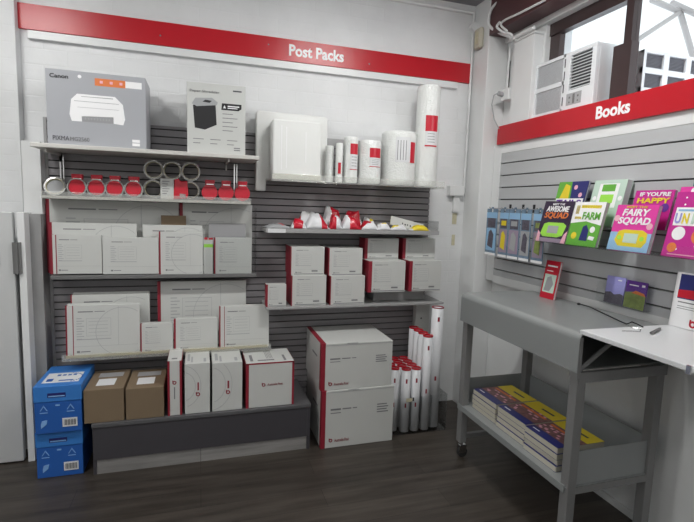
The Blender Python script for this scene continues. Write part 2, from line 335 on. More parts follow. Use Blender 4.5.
MB().box(1.172,1.175,0.01,.22,0,.07).build('end_panel', M['acr'], sh6)
sh7 = shelf('grey metal shelf carrying the stacked small mailing boxes', 0.39, 1.62, 2.885, 0.858, .016, M['shelfg'], arms=(.1,.75), armh=.05)

# ------------------------------------------------------------------ printed cartons
def emblem(parent, x, z, s, y=0.0, vertical=False, m='boxred'):
    """little round post horn emblem with its two words"""
    b = MB(); n = 20
    b.ring((x, y-.0008, z), s*.5, s*.24, .0008, 'y', 20)
    b.box(x-s*.5, x-s*.28, y-.0008, y, z-s*.05, z+s*.62)
    b.build('emblem', M['tapered'] if m != 'boxred' else M['boxred'], parent)
def lines(parent, w, h, x0=None, z0=None, arc=True, dense=True, y=0.0, title=True, marks=True):
    b = MB(); e = .0006
    def R(a, c, d, f): b.box(w*a, w*c, y-e, y, h*d, h*f)
    if title: R(.16,.36,.865,.885); R(.38,.52,.87,.882)
    b2 = MB()
    for k in range(9): 
        z = .74 - k*.05
        b2.box(w*.14, w*(.24 if k%2 else .21), y-e, y, h*z, h*(z+.014))
    for a, c, d, f in ((.27,.60,.74,.745),(.27,.60,.40,.405),(.27,.273,.40,.745),(.597,.60,.40,.745),(.14,.6,.33,.345)): b2.box(w*a, w*c, y-e, y, h*d, h*f)
    if dense:
        for k in range(4): z=.68-k*.07; b2.box(w*.30, w*.56, y-e, y, h*z, h*(z+.007))
    if marks: b.box(w*.14,w*.18,y-e,y,h*.08,h*.12); b.box(w*.19,w*.32,y-e,y,h*.09,h*.107)
    b2.box(w*.09,w*.97,y-e,y,h*.20,h*.204)
    if arc:
        R0 = h*.48; cx, cz = w*.76, h*.47; n = 40
        for k in range(n):
            a0, a1 = 2*PI*k/n, 2*PI*(k+1)/n
            q = [(cx+rr*math.cos(a), cz+rr*math.sin(a)) for a, rr in ((a0,R0),(a1,R0),(a1,R0-.0022),(a0,R0-.0022))]
            if all(0.01*w < x < .985*w and 0.01*h < z < .985*h for x, z in q): b2.poly(q, y-e, y)
        b2.box(w*.70,w*.704,y-e,y,h*.2,h*.97)
    if title or marks: b.build('printed_heading', M['ink'], parent)
    b2.build('printed_form', M['inkl'], parent)
def mailer(label, r, y, t, sheets=1, lean=0.05, strip=.018, arc=True, name='flat_mailer', m='card', double=False, print_=True, group='flat white mailing boxes on the back wall'):
    x0, x1, z0, z1 = r; w, h = x1-x0, z1-z0
    o = root(name, label, 'mailing box', (x0, y, z0), rx=-lean, group=None)
    MB().box(0, w, 0, t, 0, h).build('board', M[m], o, bevel=min(.0015, t*.3))
    for k in range(1, sheets):
        MB().box(.003*k, w-.002*k, t+.001+(k-1)*(.008), t+.001+(k-1)*.008+.007, 0, h+.004*k).build('folded_layer', M[m], o)
    if strip: MB().box(-.0007, strip, -.0007, t+.0004, 0.0, h+.0004).build('red_edge', M['boxred'], o)
    if double: MB().box(w*.09, w*.09+strip*.6, -.0008, 0, 0, h).build('red_stripe', M['boxred'], o)
    if print_: lines(o, w, h, arc=arc)
    return o
B3 = 1.060
# upper shelf, back row
mailer('largest flat white mailer in the back row of the upper shelf, left half', (-0.841, -0.124, 1.253, 1.502)[:2] + (B3, 1.486), 3.098, .014, lean=0.02)
mailer('large flat white mailer in the back row of the upper shelf, right half', (-0.118, 0.322, 1.259, 1.508)[:2] + (B3, 1.485), 3.096, .014, lean=0.02)
bc = root('cardboard_divider', 'small brown cardboard piece peeping above the upper row of mailers', 'cardboard', (-0.224, 3.068, B3), rx=-.02)
MB().box(0, 0.14300000000000002, 0, .006, 0, 0.34799999999999986).build('card', M['brown'], bc)
bc2 = root('cardboard_divider', 'grey card tab standing above the green and red carton on the upper shelf', 'cardboard', (0.054, 3.068, B3), rx=-.02)
MB().box(0, 0.22600000000000003, 0, .006, 0, 0.30600000000000005).build('card', M['greyback'], bc2)
# middle row
mailer('medium flat white mailer in the middle row at the left of the upper shelf', (-0.817, -0.358, 1.081, 1.355)[:2] + (B3, 1.355), 3.045, .02, lean=0.02)
mailer('plain white mailer in the middle row, behind the one with a wide printed arc', (-0.325, 0.013, 1.077, 1.345)[:2] + (B3, 1.351), 3.045, .02, lean=0.02, strip=0)
# front row
mailer('small white mailer with two red stripes, front left of the upper shelf', (-0.796, -0.54, 1.066, 1.288), 3.0, .03, lean=0.02, strip=.008, arc=False, double=True)
mailer('white mailer with a full-width form, front row, second from left on the upper shelf', (-0.536, -0.235, 1.062, 1.277), 3.0, .03, lean=0.02, strip=0, arc=False)
mailer('white mailer with a wide printed arc, front centre of the upper shelf', (-0.231, 0.018, 1.058, 1.313), 3.0, .03, lean=0.02, strip=.007)
g1 = mailer('narrow white carton with green and red bands between two mailers on the upper shelf', (0.021, 0.076, 1.056, 1.278), 3.0, .03, lean=0.02, strip=0, print_=False)
MB().rect(.002,.055,.165,.185).build('green_band', M['greenl'], g1); MB().rect(.004,.024,.212,.226).rect(.03,.055,.212,.224).build('red_mark', M['tapered'], g1)
mailer('square white mailer with one red edge, front right of the upper shelf', (0.083, 0.311, 1.054, 1.281), 3.0, .03, lean=0.02, strip=.008, arc=False)
ah = root('leaflet_holder', 'clear acrylic pocket standing at the right end of the upper mailer shelf', 'holder', (0.023, 2.992, B3))
wA = 0.315
MB().box(0,wA,0,.002,0,.23).box(wA-.003,wA,0,.12,0,.41).build('pocket', M['acr'], ah)

B4 = .592
def at_z0(r): return (r[0], r[1], B4, r[3])
mailer('large flat white mailer standing at the back of the lower shelf, right of centre', at_z0((-0.249, 0.283, 0.578, 1.004)), 3.06, .02, lean=0.01)
mailer('big bundle of flat white mailers at the back left of the lower shelf', at_z0((-0.716, -0.293, 0.594, 0.936)), 3.035, .03, sheets=3, lean=0.02, strip=.006)
mailer('thick bundle of white mailers with a red edge, front left of the lower shelf', at_z0((-0.727, -0.34, 0.609, 0.889)), 2.95, .022, sheets=3, lean=0.06, strip=.007, double=True)
mailer('small white mailer bundle just right of the thick front left bundle, lower shelf', at_z0((-0.337, -0.157, 0.605, 0.768)), 2.95, .03, sheets=2, lean=0.06, strip=.006, arc=False)
mailer('medium white mailer with red edge, front centre of the lower shelf', at_z0((-0.151, 0.103, 0.601, 0.789)), 2.95, .03, sheets=2, lean=0.06, strip=.010, arc=False)
mailer('tall white mailer with a double red edge, front right of the lower shelf', at_z0((0.114, 0.419, 0.604, 0.858)), 2.95, .03, sheets=2, lean=0.06, strip=.006, arc=False, double=True)

# ------------------------------------------------------------------ boxed printer and shredder
r = (-0.752, -0.278, 1.77, 2.151)
w, h = r[1]-r[0], r[3]-1.771
o = root('printer_box', 'silver grey boxed inkjet printer on the top left shelf', 'box', (r[0], 2.86, 1.771))
MB().box(0,w,0,.25,0,h).build('carton', M['silver'], o, bevel=.002)
text('Canon', 'maker_lettering', M['black'], o, .04*w, .885*h, .18*w, .055*h, bold=.02)
MB().rect(.48*w,.79*w,.83*h,.93*h).build('orange_band', M['orange'], o)
MB().rect(.79*w,.96*w,.835*h,.925*h).disc((.33*w,-.0006,.93*h),.009,.0006).build('white_panel', M['text'], o)
b = MB()
for k in range(3): b.rect(w*(.53+.1*k), w*(.56+.1*k), .865*h, .90*h, -.0012, -.0006)
b.build('icons', M['pinkl'], o)
text('PIXMA', 'model_lettering', M['inkd'], o, .05*w, .06*h, .16*w, .06*h); text('MG2560', 'model_lettering', M['shelfd'], o, .22*w, .06*h, .19*w, .055*h)
b = MB().poly([(.22*w,.42*h),(.24*w,.62*h),(.30*w,.70*h),(.68*w,.70*h),(.76*w,.60*h),(.78*w,.40*h),(.76*w,.32*h),(.66*w,.33*h),(.66*w,.42*h),(.34*w,.40*h),(.34*w,.33*h),(.24*w,.33*h)])
b.build('printer_picture', M['text'], o)
MB().poly([(.34*w,.33*h),(.34*w,.405*h),(.66*w,.42*h),(.66*w,.33*h)]).poly([(.34*w,.665*h),(.34*w,.67*h),(.66*w,.675*h),(.66*w,.665*h)],-.0012,-.0006).build('printer_picture_slot', M['greyback'], o)
b = MB().poly([(.27*w,.60*h),(.27*w,.606*h),(.72*w,.606*h),(.72*w,.60*h)],-.0012,-.0006).poly([(.30*w,.52*h),(.30*w,.524*h),(.72*w,.524*h),(.72*w,.52*h)],-.0012,-.0006)
for k in range(9): b.rect((.37+.03*k)*w,(.385+.03*k)*w,.36*h,.39*h,-.0018,-.0012)
b.build('printer_picture_lines', M['inkl'], o)
MB().rect(.85*w,.93*w,.09*h,.13*h).rect(.85*w,.93*w,.04*h,.08*h).build('certification_mark', M['text'], o)

r = (-0.066, 0.253, 1.774, 2.157)
w, h = r[1]-r[0], r[3]-1.771
o = root('shredder_box', 'white boxed paper shredder on the top left shelf', 'box', (r[0], 2.86, 1.771), rz=-.03)
MB().box(0,w,0,.2,0,h).build('carton', M['card'], o, bevel=.002)
MB().box(-.0006,0,0,.2,0,h).build('side_panel', M['greyback'], o)
text('Paper Shredder', 'heading', M['ink'], o, .05*w, .855*h, .5*w, .045*h); 
MB().rect(.78*w,.93*w,.91*h,.93*h).build('small_logo', M['inkd'], o)
MB().poly([(.13*w,.36*h),(.10*w,.68*h),(.48*w,.72*h),(.50*w,.42*h),(.30*w,.34*h)]).build('shredder_picture_bin', M['black'], o)
MB().poly([(.08*w,.70*h),(.14*w,.78*h),(.42*w,.80*h),(.52*w,.74*h),(.50*w,.70*h),(.16*w,.665*h)],-.0012,-.0004).build('shredder_picture_lid', M['inkl'], o)
MB().poly([(.26*w,.735*h),(.31*w,.765*h),(.42*w,.755*h),(.38*w,.725*h)],-.0018,-.001).build('shredder_picture_slot', M['black'], o)
MB().poly([(.58*w,.64*h),(.59*w,.735*h),(.93*w,.735*h),(.93*w,.67*h),(.88*w,.64*h)]).build('black_label', M['black'], o)
MB().rect(.69*w,.89*w,.69*h,.705*h,-.0012,-.0006).rect(.69*w,.86*w,.665*h,.677*h,-.0012,-.0006).poly([(.61*w,.665*h),(.635*w,.71*h),(.66*w,.665*h)],-.0012,-.0006).build('label_lettering', M['text'], o)
b = MB()
for k in range(5): b.rect(.60*w, (.86 if k%2 else .78)*w, (.58-.06*k)*h, (.59-.06*k)*h)
for k in range(3): b.rect((.10+.29*k)*w,(.28+.29*k)*w,.2*h,.21*h); b.rect((.10+.29*k)*w,(.22+.29*k)*w,.14*h,.15*h)
b.rect(.80*w,.91*w,.06*h,.075*h); b.rect(.80*w,.91*w,.09*h,.105*h)
b.build('small_print', M['ink'], o)

# ------------------------------------------------------------------ tape rolls
def tape_roll(label, x, z, y=2.99, lean=.08, R=.056):
    o = root('tape_roll', label, 'tape', (x, y, z), rx=-lean)
    MB().ring((0,0,R), R, R-.009, .048, 'y', 36).build('tape', M['tape'], o); MB().ring((0,.001,R), R-.009, R-.012, .046, 'y', 36).build('core', M['stain'], o)
    return o
def dispenser(label, x, ring=True):
    o = root('tape_dispenser', label, 'tape dispenser', (x, 2.975, 1.506), rx=-.05)
    R = .050
    if ring:
        MB().ring((0,.0,R), R, R-.007, .045, 'y', 36).build('tape', M['tape'], o)
    MB().disc((0,.004,R),R-.010 if ring else R-.004,.03,'y',32).build('disc', M['tapered'], o)
    MB().poly([(-.036,.075),(.036,.075),(.026,.092),(.031,.122),(-.027,.122),(-.024,.092)],.002,.036).build('cutter_head', M['tapered'], o, bevel=.003)
    MB().poly([(-.018,.094),(.024,.094),(.024,.099),(-.018,.099)],.0012,.002).build('blade', M['chrome'], o)
    return o
zt = 1.506
o = tape_roll('clear tape roll lying tilted at the left end of the tape shelf', -0.766, zt, lean=.35, R=.055)
MB().disc((0,.012,.055),.042,.02,'y').build('label_disc', M['inkl'], o)
lab4 = ['red tape dispenser with clear roll, leftmost on the tape shelf', 'red tape dispenser with clear roll, second from left on the tape shelf', 'red tape dispenser with clear roll, third from left on the tape shelf', 'red tape dispenser with clear roll, touching the stacked clear rolls']
for l, x in zip(lab4, [-0.652, -0.555, -0.461, -0.362]): dispenser(l, x)['group'] = 'red tape dispensers on the tape shelf'
lab3 = ['plain red tape dispenser, nearest to the stacked clear rolls on their right', 'plain red tape dispenser, middle one of the right-hand three', 'plain red tape dispenser at the right end of the tape shelf']
for l, x in zip(lab3, [0.057, 0.152, 0.249]): dispenser(l, x, False)['group'] = 'red tape dispensers on the tape shelf'
tr = [-0.262, -0.16, -0.055]
for j, row in enumerate(('bottom', 'top')):
    for i, n in enumerate(('left', 'middle', 'right')):
        tape_roll('clear tape roll, %s row, %s of the six stacked on the tape shelf' % (row, n), tr[i] + (.004 if j else 0), zt + j*.1125, y=3.03, lean=0.0)['group'] = 'stacked clear tape rolls'
o = root('small_carton', 'small white carton on the tape shelf in front of the stacked rolls', 'box', (-0.218, 2.975, zt))
MB().box(0,.072,0,.045,0,.118).build('carton', M['card'], o, bevel=.001)
b = MB()
for k in range(6): b.rect(.01,.05-.008*(k%3),.10-.014*k,.104-.014*k)
b.build('small_print', M['ink'], o)
o = root('tape_pack', 'glossy red tape pack standing just right of the small white carton', 'tape', (-0.149, 2.975, zt))
MB().poly([(0,0),(.008,.116),(.03,.122),(.045,.105),(.08,.11),(.084,.03),(.078,.008)],0,.04).build('pack', M['tapered'], o, bevel=.004)
MB().poly([(.038,.012),(.036,.035),(.07,.032),(.068,.012)],-.001,0).build('label', M['tape'], o)

# ------------------------------------------------------------------ bubble wrap rolls and foam packs
ZT = 1.647
r = (0.338, 0.787, 1.617, 2.068)
o = root('foam_pack', 'large flat pack of white bubble sheet behind the smaller foam pack', 'packing foam', (r[0], 3.05, ZT), rx=-.0)
w = r[1]-r[0]; h = r[3]-ZT
MB().poly([(0,-.07),(.062,-.07),(.066,.0005),(w+.012,.0005),(w+.008,h-.01),(w-.01,h),(.01,h+.004),(0,h-.01)],0,.07).build('pack', M['foam'], o, bevel=.008)
r = (0.421, 0.718, 1.655, 2.006)
o = root('foam_pack', 'square pack of white foam sheets in clear wrap at the left of the roll shelf', 'packing foam', (r[0], 2.90, ZT), rx=-.03)
MB().box(0,r[1]-r[0],0,.13,0,r[3]-ZT).build('pack', M['foam'], o, bevel=.010)
b = MB()
for k in (1,2,6): b.box(.02+k*.03,.024+k*.03,-.0015,0,.05+.01*k,r[3]-ZT-.03-.006*k)
b.build('wrap_crease', M['text'], o)
MB().box(.0,r[1]-r[0],-.002,0,0.004,.035).build('sheet_edges', M['foamend'], o)
def roll(label, x0, x1, ytop, y, h, labels, lean=0.0, name='bubble_wrap_roll'):
    R = (x1-x0)/2
    o = root(name, label, 'bubble wrap', ((x0+x1)/2, y+R, ZT), rx=-lean)
    b = MB(); n = 40; prof = [(R*.90,0),(R*.985,.012),(R,.03),(R,h-.03),(R*.98,h-.01),(R*.90,h)]
    vs = []; fs = []
    for rr, z in prof:
        for k in range(n): vs.append((rr*math.cos(2*PI*k/n), rr*math.sin(2*PI*k/n), z))
    for i in range(len(prof)-1):
        for k in range(n): fs.append((i*n+k, i*n+(k+1)%n, (i+1)*n+(k+1)%n, (i+1)*n+k))
    b.add(vs, fs, True); b.add([vs[k] for k in range(n)], [tuple(reversed(range(n)))]); b.add([vs[(len(prof)-1)*n+k] for k in range(n)], [tuple(range(n))])
    b.build('roll', M['bubble'], o)
    MB().ring((0,0,h-.002), R*.28, R*.2, .004, 'z').build('core', M['brown'], o)
    for nm, m, z0, z1, a0, a1 in labels: MB().arcpatch(R+.0012, z0*h, z1*h, math.radians(a0), math.radians(a1)).build(nm, M[m], o)
    return o
def rr(t): return t
A = -90 - 15
def lab(z0, zm, z1, a0, a1):
    L = [('red_label','tapered',zm,z1,a0,a1), ('white_label','paper',z0,zm,a0,a1), ('red_line','tapered',z0-.015,z0,a0,a1)]
    for k in range(4): L.append(('small_print','ink', z0+(zm-z0)*(.2+.2*k), z0+(zm-z0)*(.24+.2*k), a0+12, a1-15))
    return L
r = (0.771, 0.827, 1.642, 1.879); roll('slim bubble wrap roll leaning on the foam pack, leftmost of the rolls', r[0], r[1], 0, 2.97, r[3]-ZT, [])
r = (0.825, 0.871, 1.643, 1.893); roll('slim bubble wrap roll with a narrow red mark, second from left', r[0], r[1], 0, 2.92, r[3]-ZT, [('red_label','tapered',.22,.5,-120,-75)])
r = (0.884, 0.978, 1.628, 1.938); roll('narrow bubble wrap roll with red and white label, third from left', r[0], r[1], 0, 2.92, r[3]-ZT, lab(.3,.62,.85,-110,-40))
r = (0.988, 1.135, 1.621, 1.922); roll('medium bubble wrap roll with red and white label, left of the fat roll', r[0], r[1], 0, 2.89, r[3]-ZT, lab(.40,.60,.82,-110,-45))
r = (1.163, 1.398, 1.623, 1.998); roll('fattest bubble wrap roll with sideways label, beside the tallest roll', r[0], r[1], 0, 2.89, r[3]-ZT, [('white_label','paper',.42,.88,-122,-72),('red_label','tapered',.42,.80,-72,-48)]+[('small_print','ink',.46,.82,-116+9*k,-114+9*k) for k in range(4)])
r = (1.394, 1.55, 1.652, 2.309); roll('tallest bubble wrap roll at the right end of the roll shelf', r[0], r[1], 0, 2.90, r[3]-ZT, lab(.41,.545,.70,-125,-60))

# ------------------------------------------------------------------ crumpled satchels on the shelf
def satchel(label, x, y, w, l, hgt, rz, seed, patches, base='envelope', ry=0, rx=0):
    rnd = random.Random(seed); nx, ny = 12, 8
    o = root('mailing_satchel', label, 'satchel', (x, y, 1.349), rz=rz, rx=rx, ry=ry, group='crumpled satchels on the grey shelf')
    def H(i, j):
        u, v = i/nx, j/ny
        env = min(1, 3.6*min(u,1-u)+.05)*min(1, 5*min(v+.04,1-v)+.05)
        return env*hgt*(.80+.20*math.sin(u*4.2+seed*1.7)*math.cos(v*3+seed)) + env*rnd.uniform(0,.010)
    vs = []; 
    top = [[(w*(i/nx-.5)+rnd.uniform(-.004,.004), l*(j/ny), .003+max(0,H(i,j))) for i in range(nx+1)] for j in range(ny+1)]
    for row in top: vs += row
    nb_ = len(vs)
    for row in top: vs += [(a,b_,0.0) for a,b_,c in row]
    fs = []; mi = []
    def pm(i, j):
        for k, (u0,u1,v0,v1) in enumerate([p[1] for p in patches]):
            if u0 <= (i+.5)/nx <= u1 and v0 <= (j+.5)/ny <= v1: return k+1
        return 0
    W1 = nx+1
    for j in range(ny):
        for i in range(nx):
            a = j*W1+i; fs.append((a,a+1,a+1+W1,a+W1)); mi.append(pm(i,j)); a += nb_; fs.append((a+W1,a+1+W1,a+1,a)); mi.append(0)
    for i in range(nx): fs.append((i+1,i,i+nb_,i+1+nb_)); mi.append(pm(i,0)); k = ny*W1+i; fs.append((k,k+1,k+1+nb_,k+nb_)); mi.append(0)
    for j in range(ny): k = j*W1; fs.append((k,k+W1,k+W1+nb_,k+nb_)); mi.append(0); k += nx; fs.append((k+W1,k,k+nb_,k+W1+nb_)); mi.append(0)
    me = bpy.data.meshes.new('bag'); me.from_pydata(vs, [], fs); me.materials.append(M[base])
    for p in patches: me.materials.append(M[p[0]])
    for p, k in zip(me.polygons, mi): p.material_index = k; p.use_smooth = True
    b = bpy.data.objects.new('bag', me); COL.objects.link(b); b.parent = o
    return o
satchel('thin grey plastic satchel trailing at the left end of the satchel shelf', .475, 2.93, .15, .16, .016, .1, 1, [('tapered',(.55,.8,.1,.9))], base='inkl')
satchel('low white satchel with a red window, left of the big rumpled satchel', .590, 2.915, .10, .12, .055, -.2, 2, [('tapered',(.15,.75,.0,.8))])
satchel('big rumpled white satchel with a red right flap in the front of the heap', .715, 2.92, .15, .11, .100, .05, 3, [('tapered',(.65,.95,0,.9))])
satchel('narrow satchel with a red left side, standing in the front middle of the heap', .835, 2.915, .08, .11, .110, -.1, 5, [('tapered',(0,.5,0,.9))])
satchel('white satchel with a red right half, front right of the heap', .940, 2.925, .13, .11, .085, -.1, 4, [('tapered',(.45,1,.0,1))])
satchel('red and white satchel sliding down towards the yellow ones', 1.065, 2.92, .11, .12, .055, -.2, 6, [('tapered',(.0,.6,.1,1))])
satchel('low grey-white satchel with a yellow corner right of the red ones', 1.168, 2.915, .09, .12, .045, -.1, 7, [('yellow',(.3,.9,.1,.7))])
satchel('flat white satchel with a faint yellow side in front of the white sleeve', 1.275, 2.918, .12, .05, .03, .0, 8, [('yellow',(.2,.5,.1,.9))])
satchel('yellow satchel lying in front of the right end of the white sleeve', 1.43, 2.905, .14, .07, .028, .05, 9, [('yellow',(.1,.9,0,.9))])
satchel('white satchel rising behind the big rumpled one, left rear of the heap', .690, 3.04, .17, .09, .115, .0, 12, [('tapered',(.0,.2,0,1))])
satchel('tall white satchel with a red band at the rear middle of the heap', .850, 3.04, .14, .09, .145, .0, 13, [('tapered',(.45,.8,0,1))])
satchel('broad red satchel leaning at the rear right of the heap', .995, 3.05, .14, .08, .135, .0, 15, [('tapered',(.05,.85,0,1))])
satchel('white and yellow satchel at the rear behind the sliding red one', 1.115, 3.05, .09, .08, .085, .0, 14, [('yellow',(.5,.9,0,1))])
o = root('white_card_sleeve', 'long white card sleeve tilted over the satchels at the right end', 'card', (1.235, 2.985, 1.385), ry=.22, rx=-.25)
MB().box(0,.25,0,.012,0,.062).build('sleeve', M['card'], o, bevel=.002)
MB().rect(.085,.093,.022,.034).rect(.105,.117,.02,.03).rect(.125,.132,.021,.033).rect(.145,.155,.02,.030).build('small_print', M['inkd'], o)

# ------------------------------------------------------------------ stacked small mailing boxes
def post_box(label, x0, x1, y, z0, z1, d, strip=.016, rz=0, arc=False, side=True, group='small mailing boxes stacked on the grey shelf'):
    w, h = x1-x0, z1-z0
    o = root('mailing_box', label, 'mailing box', (x0, y, z0), rz=rz, group=group)
    MB().box(0,w,0,d,0,h).build('carton', M['card'], o, bevel=.0015)
    MB().box(-.0008,strip,-.0008,.0,0,h).box(-.0008,0,0,d,0,h).build('red_end', M['boxred'], o)
    lines(o, w, h, arc=arc)
    b = MB().box(w*.10,w*.98,-.0006,0,h*.03,h*.055); b.box(w*.62,w*.80,-.0006,0,h*.12,h*.17); b.build('printed_base', M['ink'], o)
    return o
Z7 = .859
r = (0.392, 0.517, 0.927, 1.068); post_box('smallest mailing box, alone at the left end of the box shelf', r[0], r[1], 2.905, Z7, Z7+r[3]-r[2], .06, .010)
r = (0.551, 0.776, 0.88, 1.074); h1 = r[3]-r[2]; x = (r[0], r[1])
post_box('small mailing box on the shelf, bottom of the left stack', x[0], x[1], 2.905, Z7, Z7+h1, .20, .004)
post_box('small mailing box sitting on top of the left stack', x[0]-.005, x[1]-.012, 2.925, Z7+h1+.0005, Z7+2*h1-.012, .19, .004)
r = (0.802, 1.039, 0.877, 1.065); x = (r[0], r[1])
post_box('small mailing box on the shelf, bottom of the second stack', x[0]+.002, x[1], 2.905, Z7, Z7+h1-.006, .20, .004)
post_box('small mailing box sitting on top of the second stack', x[0]-.008, x[1]-.016, 2.925, Z7+h1-.0055, Z7+2*h1-.02, .19, .004)
r = (1.055, 1.317, 0.939, 1.147); x = (r[0], r[1]); z3 = r[2]
rs = root('carton_riser', 'flat grey carton lifting the two right-hand box stacks off the shelf', 'carton', (x[0]+.08, 2.99, Z7))
MB().box(0,.38,0,.13,0,z3-Z7-.001).build('carton', M['shelfg'], rs, bevel=.002)
post_box('wider mailing box in front at the third stack, on the dark riser', x[0], x[1]-.002, 2.88, z3, r[3], .24, .022); zu = r[3]+.001
r = (1.341, 1.583, 0.939, 1.147); x2 = (r[0], r[1])
post_box('wider mailing box in front at the right end of the box shelf', x2[0]+.004, x2[1], 2.88, z3, r[3], .24, .022)
r = (1.064, 1.31, 1.125, 1.289)
post_box('mailing box standing on top of the third stack, set back', r[0], r[1], 3.0, zu, r[3], .12, .02)
r = (1.344, 1.591, 1.125, 1.291)
post_box('mailing box standing on top of the right-end stack, set back', r[0], r[1], 3.0, zu, r[3], .12, .02)

# ------------------------------------------------------------------ plinth and what stands on it
pl = root('display_plinth', 'long low charcoal plinth with a pale plank kick board', 'plinth', (0,0,0))
MB().box(-.555,.625,2.705,2.73,.083,.288).build('front_panel', M['plinth'], pl, bevel=.002)
MB().box(-.56,.645,2.70,3.13,.270,.291).build('top_board', M['plinthtop'], pl, bevel=.002)
MB().box(.625,.643,2.705,3.13,0,.27).build('end_panel', M['plinth'], pl); MB().box(-.558,-.542,2.71,3.13,0,.27).build('end_panel', M['plinth'], pl)
MB().box(-.54,.624,2.712,2.73,0,.083).build('kick_board', M['kick'], pl)
ZP = .292
def brown_box(label, r, d, rz=0, lab2=True):
    x0,x1,z0,z1 = r; w, h = x1-x0, z1-ZP
    o = root('brown_carton', label, 'carton', (x0, 2.715, ZP), rz=rz)
    MB().box(0,w,0,d,0,h).build('carton', M['brown'], o, bevel=.003)
    MB().box(w*.47,w*.53,.002,d-.002,h,h+.0008).build('tape_seam', M['stain'] if False else M['brown'], o)
    MB().box(w*.25,w*.72,d*.18,d*.52,h+.0008,h+.0016).build('paper_label', M['paper'], o)
    MB().box(w*.2,w*.85,d*.62,d*.85,h+.0008,h+.0014).build('grey_label', M['greyback'], o)
    return o
brown_box('brown cardboard carton at the left end of the plinth, beside the blue boxes', (-0.596, -0.4, 0.291, 0.479), .30, rz=0)
brown_box('brown cardboard carton on the plinth next to the narrow red-edged box', (-0.391, -0.196, 0.292, 0.47), .30, rz=0)
def up_box(label, r, d, style, rz=0, rx=0):
    x0,x1,z0,z1 = r; w, h = x1-x0, z1-ZP
    o = root('mailing_box', label, 'mailing box', (x0, 2.72, ZP), rz=rz, ry=rx)
    MB().box(0,w,0,d,0,h).build('carton', M['card'], o, bevel=.002)
    if style == 'narrow':
        MB().box(-.0008,.011,-.0008,0,0,h).box(w-.011,w+.0008,-.0008,0,0,h).box(w,w+.0008,0,d,0,h).box(-.0008,0,0,d,0,h).build('red_edge', M['boxred'], o)
        MB().box(.02,.05,.03,.05,h,h+.0006).build('printed_top', M['ink'], o)
        emblem(o, w*.48, h*.60, .022); MB().rect(w*.44,w*.52,h*.30,h*.52).build('emblem_words', M['ink'], o)
    elif style == 'arc':
        b = MB(); R0 = w*.75; cx, cz = -.01, h*.55; 
        for R0 in (w*.72, w*.50):
            for k in range(24):
                a0, a1 = -PI/2+PI*k/24, -PI/2+PI*(k+1)/24
                q = [(cx+rr_*math.cos(a), cz+1.25*rr_*math.sin(a)) for a, rr_ in ((a0,R0),(a1,R0),(a1,R0-.002),(a0,R0-.002))]
                if all(.004 < a < w-.004 and .004<b_<h-.004 for a, b_ in q): b.poly(q)
        b.build('printed_arc', M['inkl'], o)
        emblem(o, w*.52, h*.38, .024); MB().rect(w*.50,w*.56,h*.46,h*.62).build('emblem_words', M['boxred'], o)
        b = MB(); b.box(w*.1,w*.2,d*.2,d*.7,h,h+.0006); b.box(w*.25,w*.32,d*.1,d*.5,h,h+.0006); b.box(w*.75,w*.85,d*.1,d*.35,h,h+.0006); b.build('printed_top', M['inkl'], o)
    else:
        MB().box(-.0008,.016,-.0008,0,0,h).box(w-.012,w+.0008,-.0008,0,0,h).box(-.0008,0,0,d,0,h).box(w,w+.0008,0,d,0,h).box(0,w,-.0008,0,h-.008,h+.0006).build('red_edge', M['boxred'], o)
        emblem(o, w*.36, h*.50, .022); text('Australia Post', 'emblem_words', M['boxred'], o, w*.44, h*.48, w*.32, h*.05)
        b = MB(); b.box(w*.1,w*.16,d*.15,d*.6,h,h+.0006); b.box(w*.25,w*.6,d*.14,d*.22,h,h+.0006)
        for k in range(5): b.box(w*(.45+.03*k),w*(.46+.03*k),d*.3,d*.85,h,h+.0006)
        b.box(w*.8,w*.85,d*.1,d*.5,h,h+.0006); b.build('printed_top', M['ink'], o)
    return o
r = (-0.181, -0.101, 0.307, 0.61); up_box('narrow white box with red edges, leaning beside the brown carton on the plinth', (r[0]+.006,r[1],0,r[3]), .24, 'narrow', rx=-.0)
up_box('upright white box with a pale arc, left of two alike on the plinth', (-0.085, 0.052, 0.31, 0.587), .25, 'arc')
up_box('upright white box with a pale arc, right of two alike on the plinth', (0.065, 0.234, 0.307, 0.581), .25, 'arc')
up_box('wide white box with red edges at the right end of the plinth', (0.256, 0.54, 0.312, 0.564), .26, 'wide')

# ------------------------------------------------------------------ two big boxes on the floor
def big_box(label, x0, x1, y, z0, h, d, rz=0):
    w = x1-x0; o = root('mailing_box', label, 'mailing box', (x0, y, z0), rz=rz)
    MB().box(0,w,0,d,0,h).build('carton', M['card'], o, bevel=.003)
    MB().box(-.001,.026,-.001,0,0,h).box(-.001,0,-.0,.034,0,h).box(-.001,.030,.0,d,h,h+.0008).build('red_edge', M['boxred'], o)
    MB().rect(w*.12,w*.26,h*.655,h*.685).rect(w*.28,w*.40,h*.66,h*.682).rect(w*.42,w*.48,h*.663,h*.68).build('heading', M['ink'], o)
    b = MB().rect(w*.12,w*.26,h*.60,h*.615)
    for k in range(4): b.rect(w*.76,w*(.92 if k%2 else .9),h*(.68-.045*k),h*(.70-.045*k))
    b.box(-.0006,0,d*.25,d*.55,h*.62,h*.66); b.build('small_print', M['ink'], o)
    emblem(o, w*.13, h*.13, .024); text('Australia Post', 'emblem_words', M['boxred'], o, w*.18, h*.10, w*.2, h*.055)
    MB().box(.03,w-.002,-.0015,-.0005,h-.012,h-.009).box(w*.35,w*.5,-.003,0,h-.004,h+.001).build('lid_seam', M['inkl'], o)
    return o
big_box('large white mailing box on the floor, under another of its kind', .708, 1.185, 2.68, .001, .369, .42)
big_box('large white mailing box lying on top of the other on the floor', .700, 1.165, 2.69, .3715, .293, .42, rz=.0)

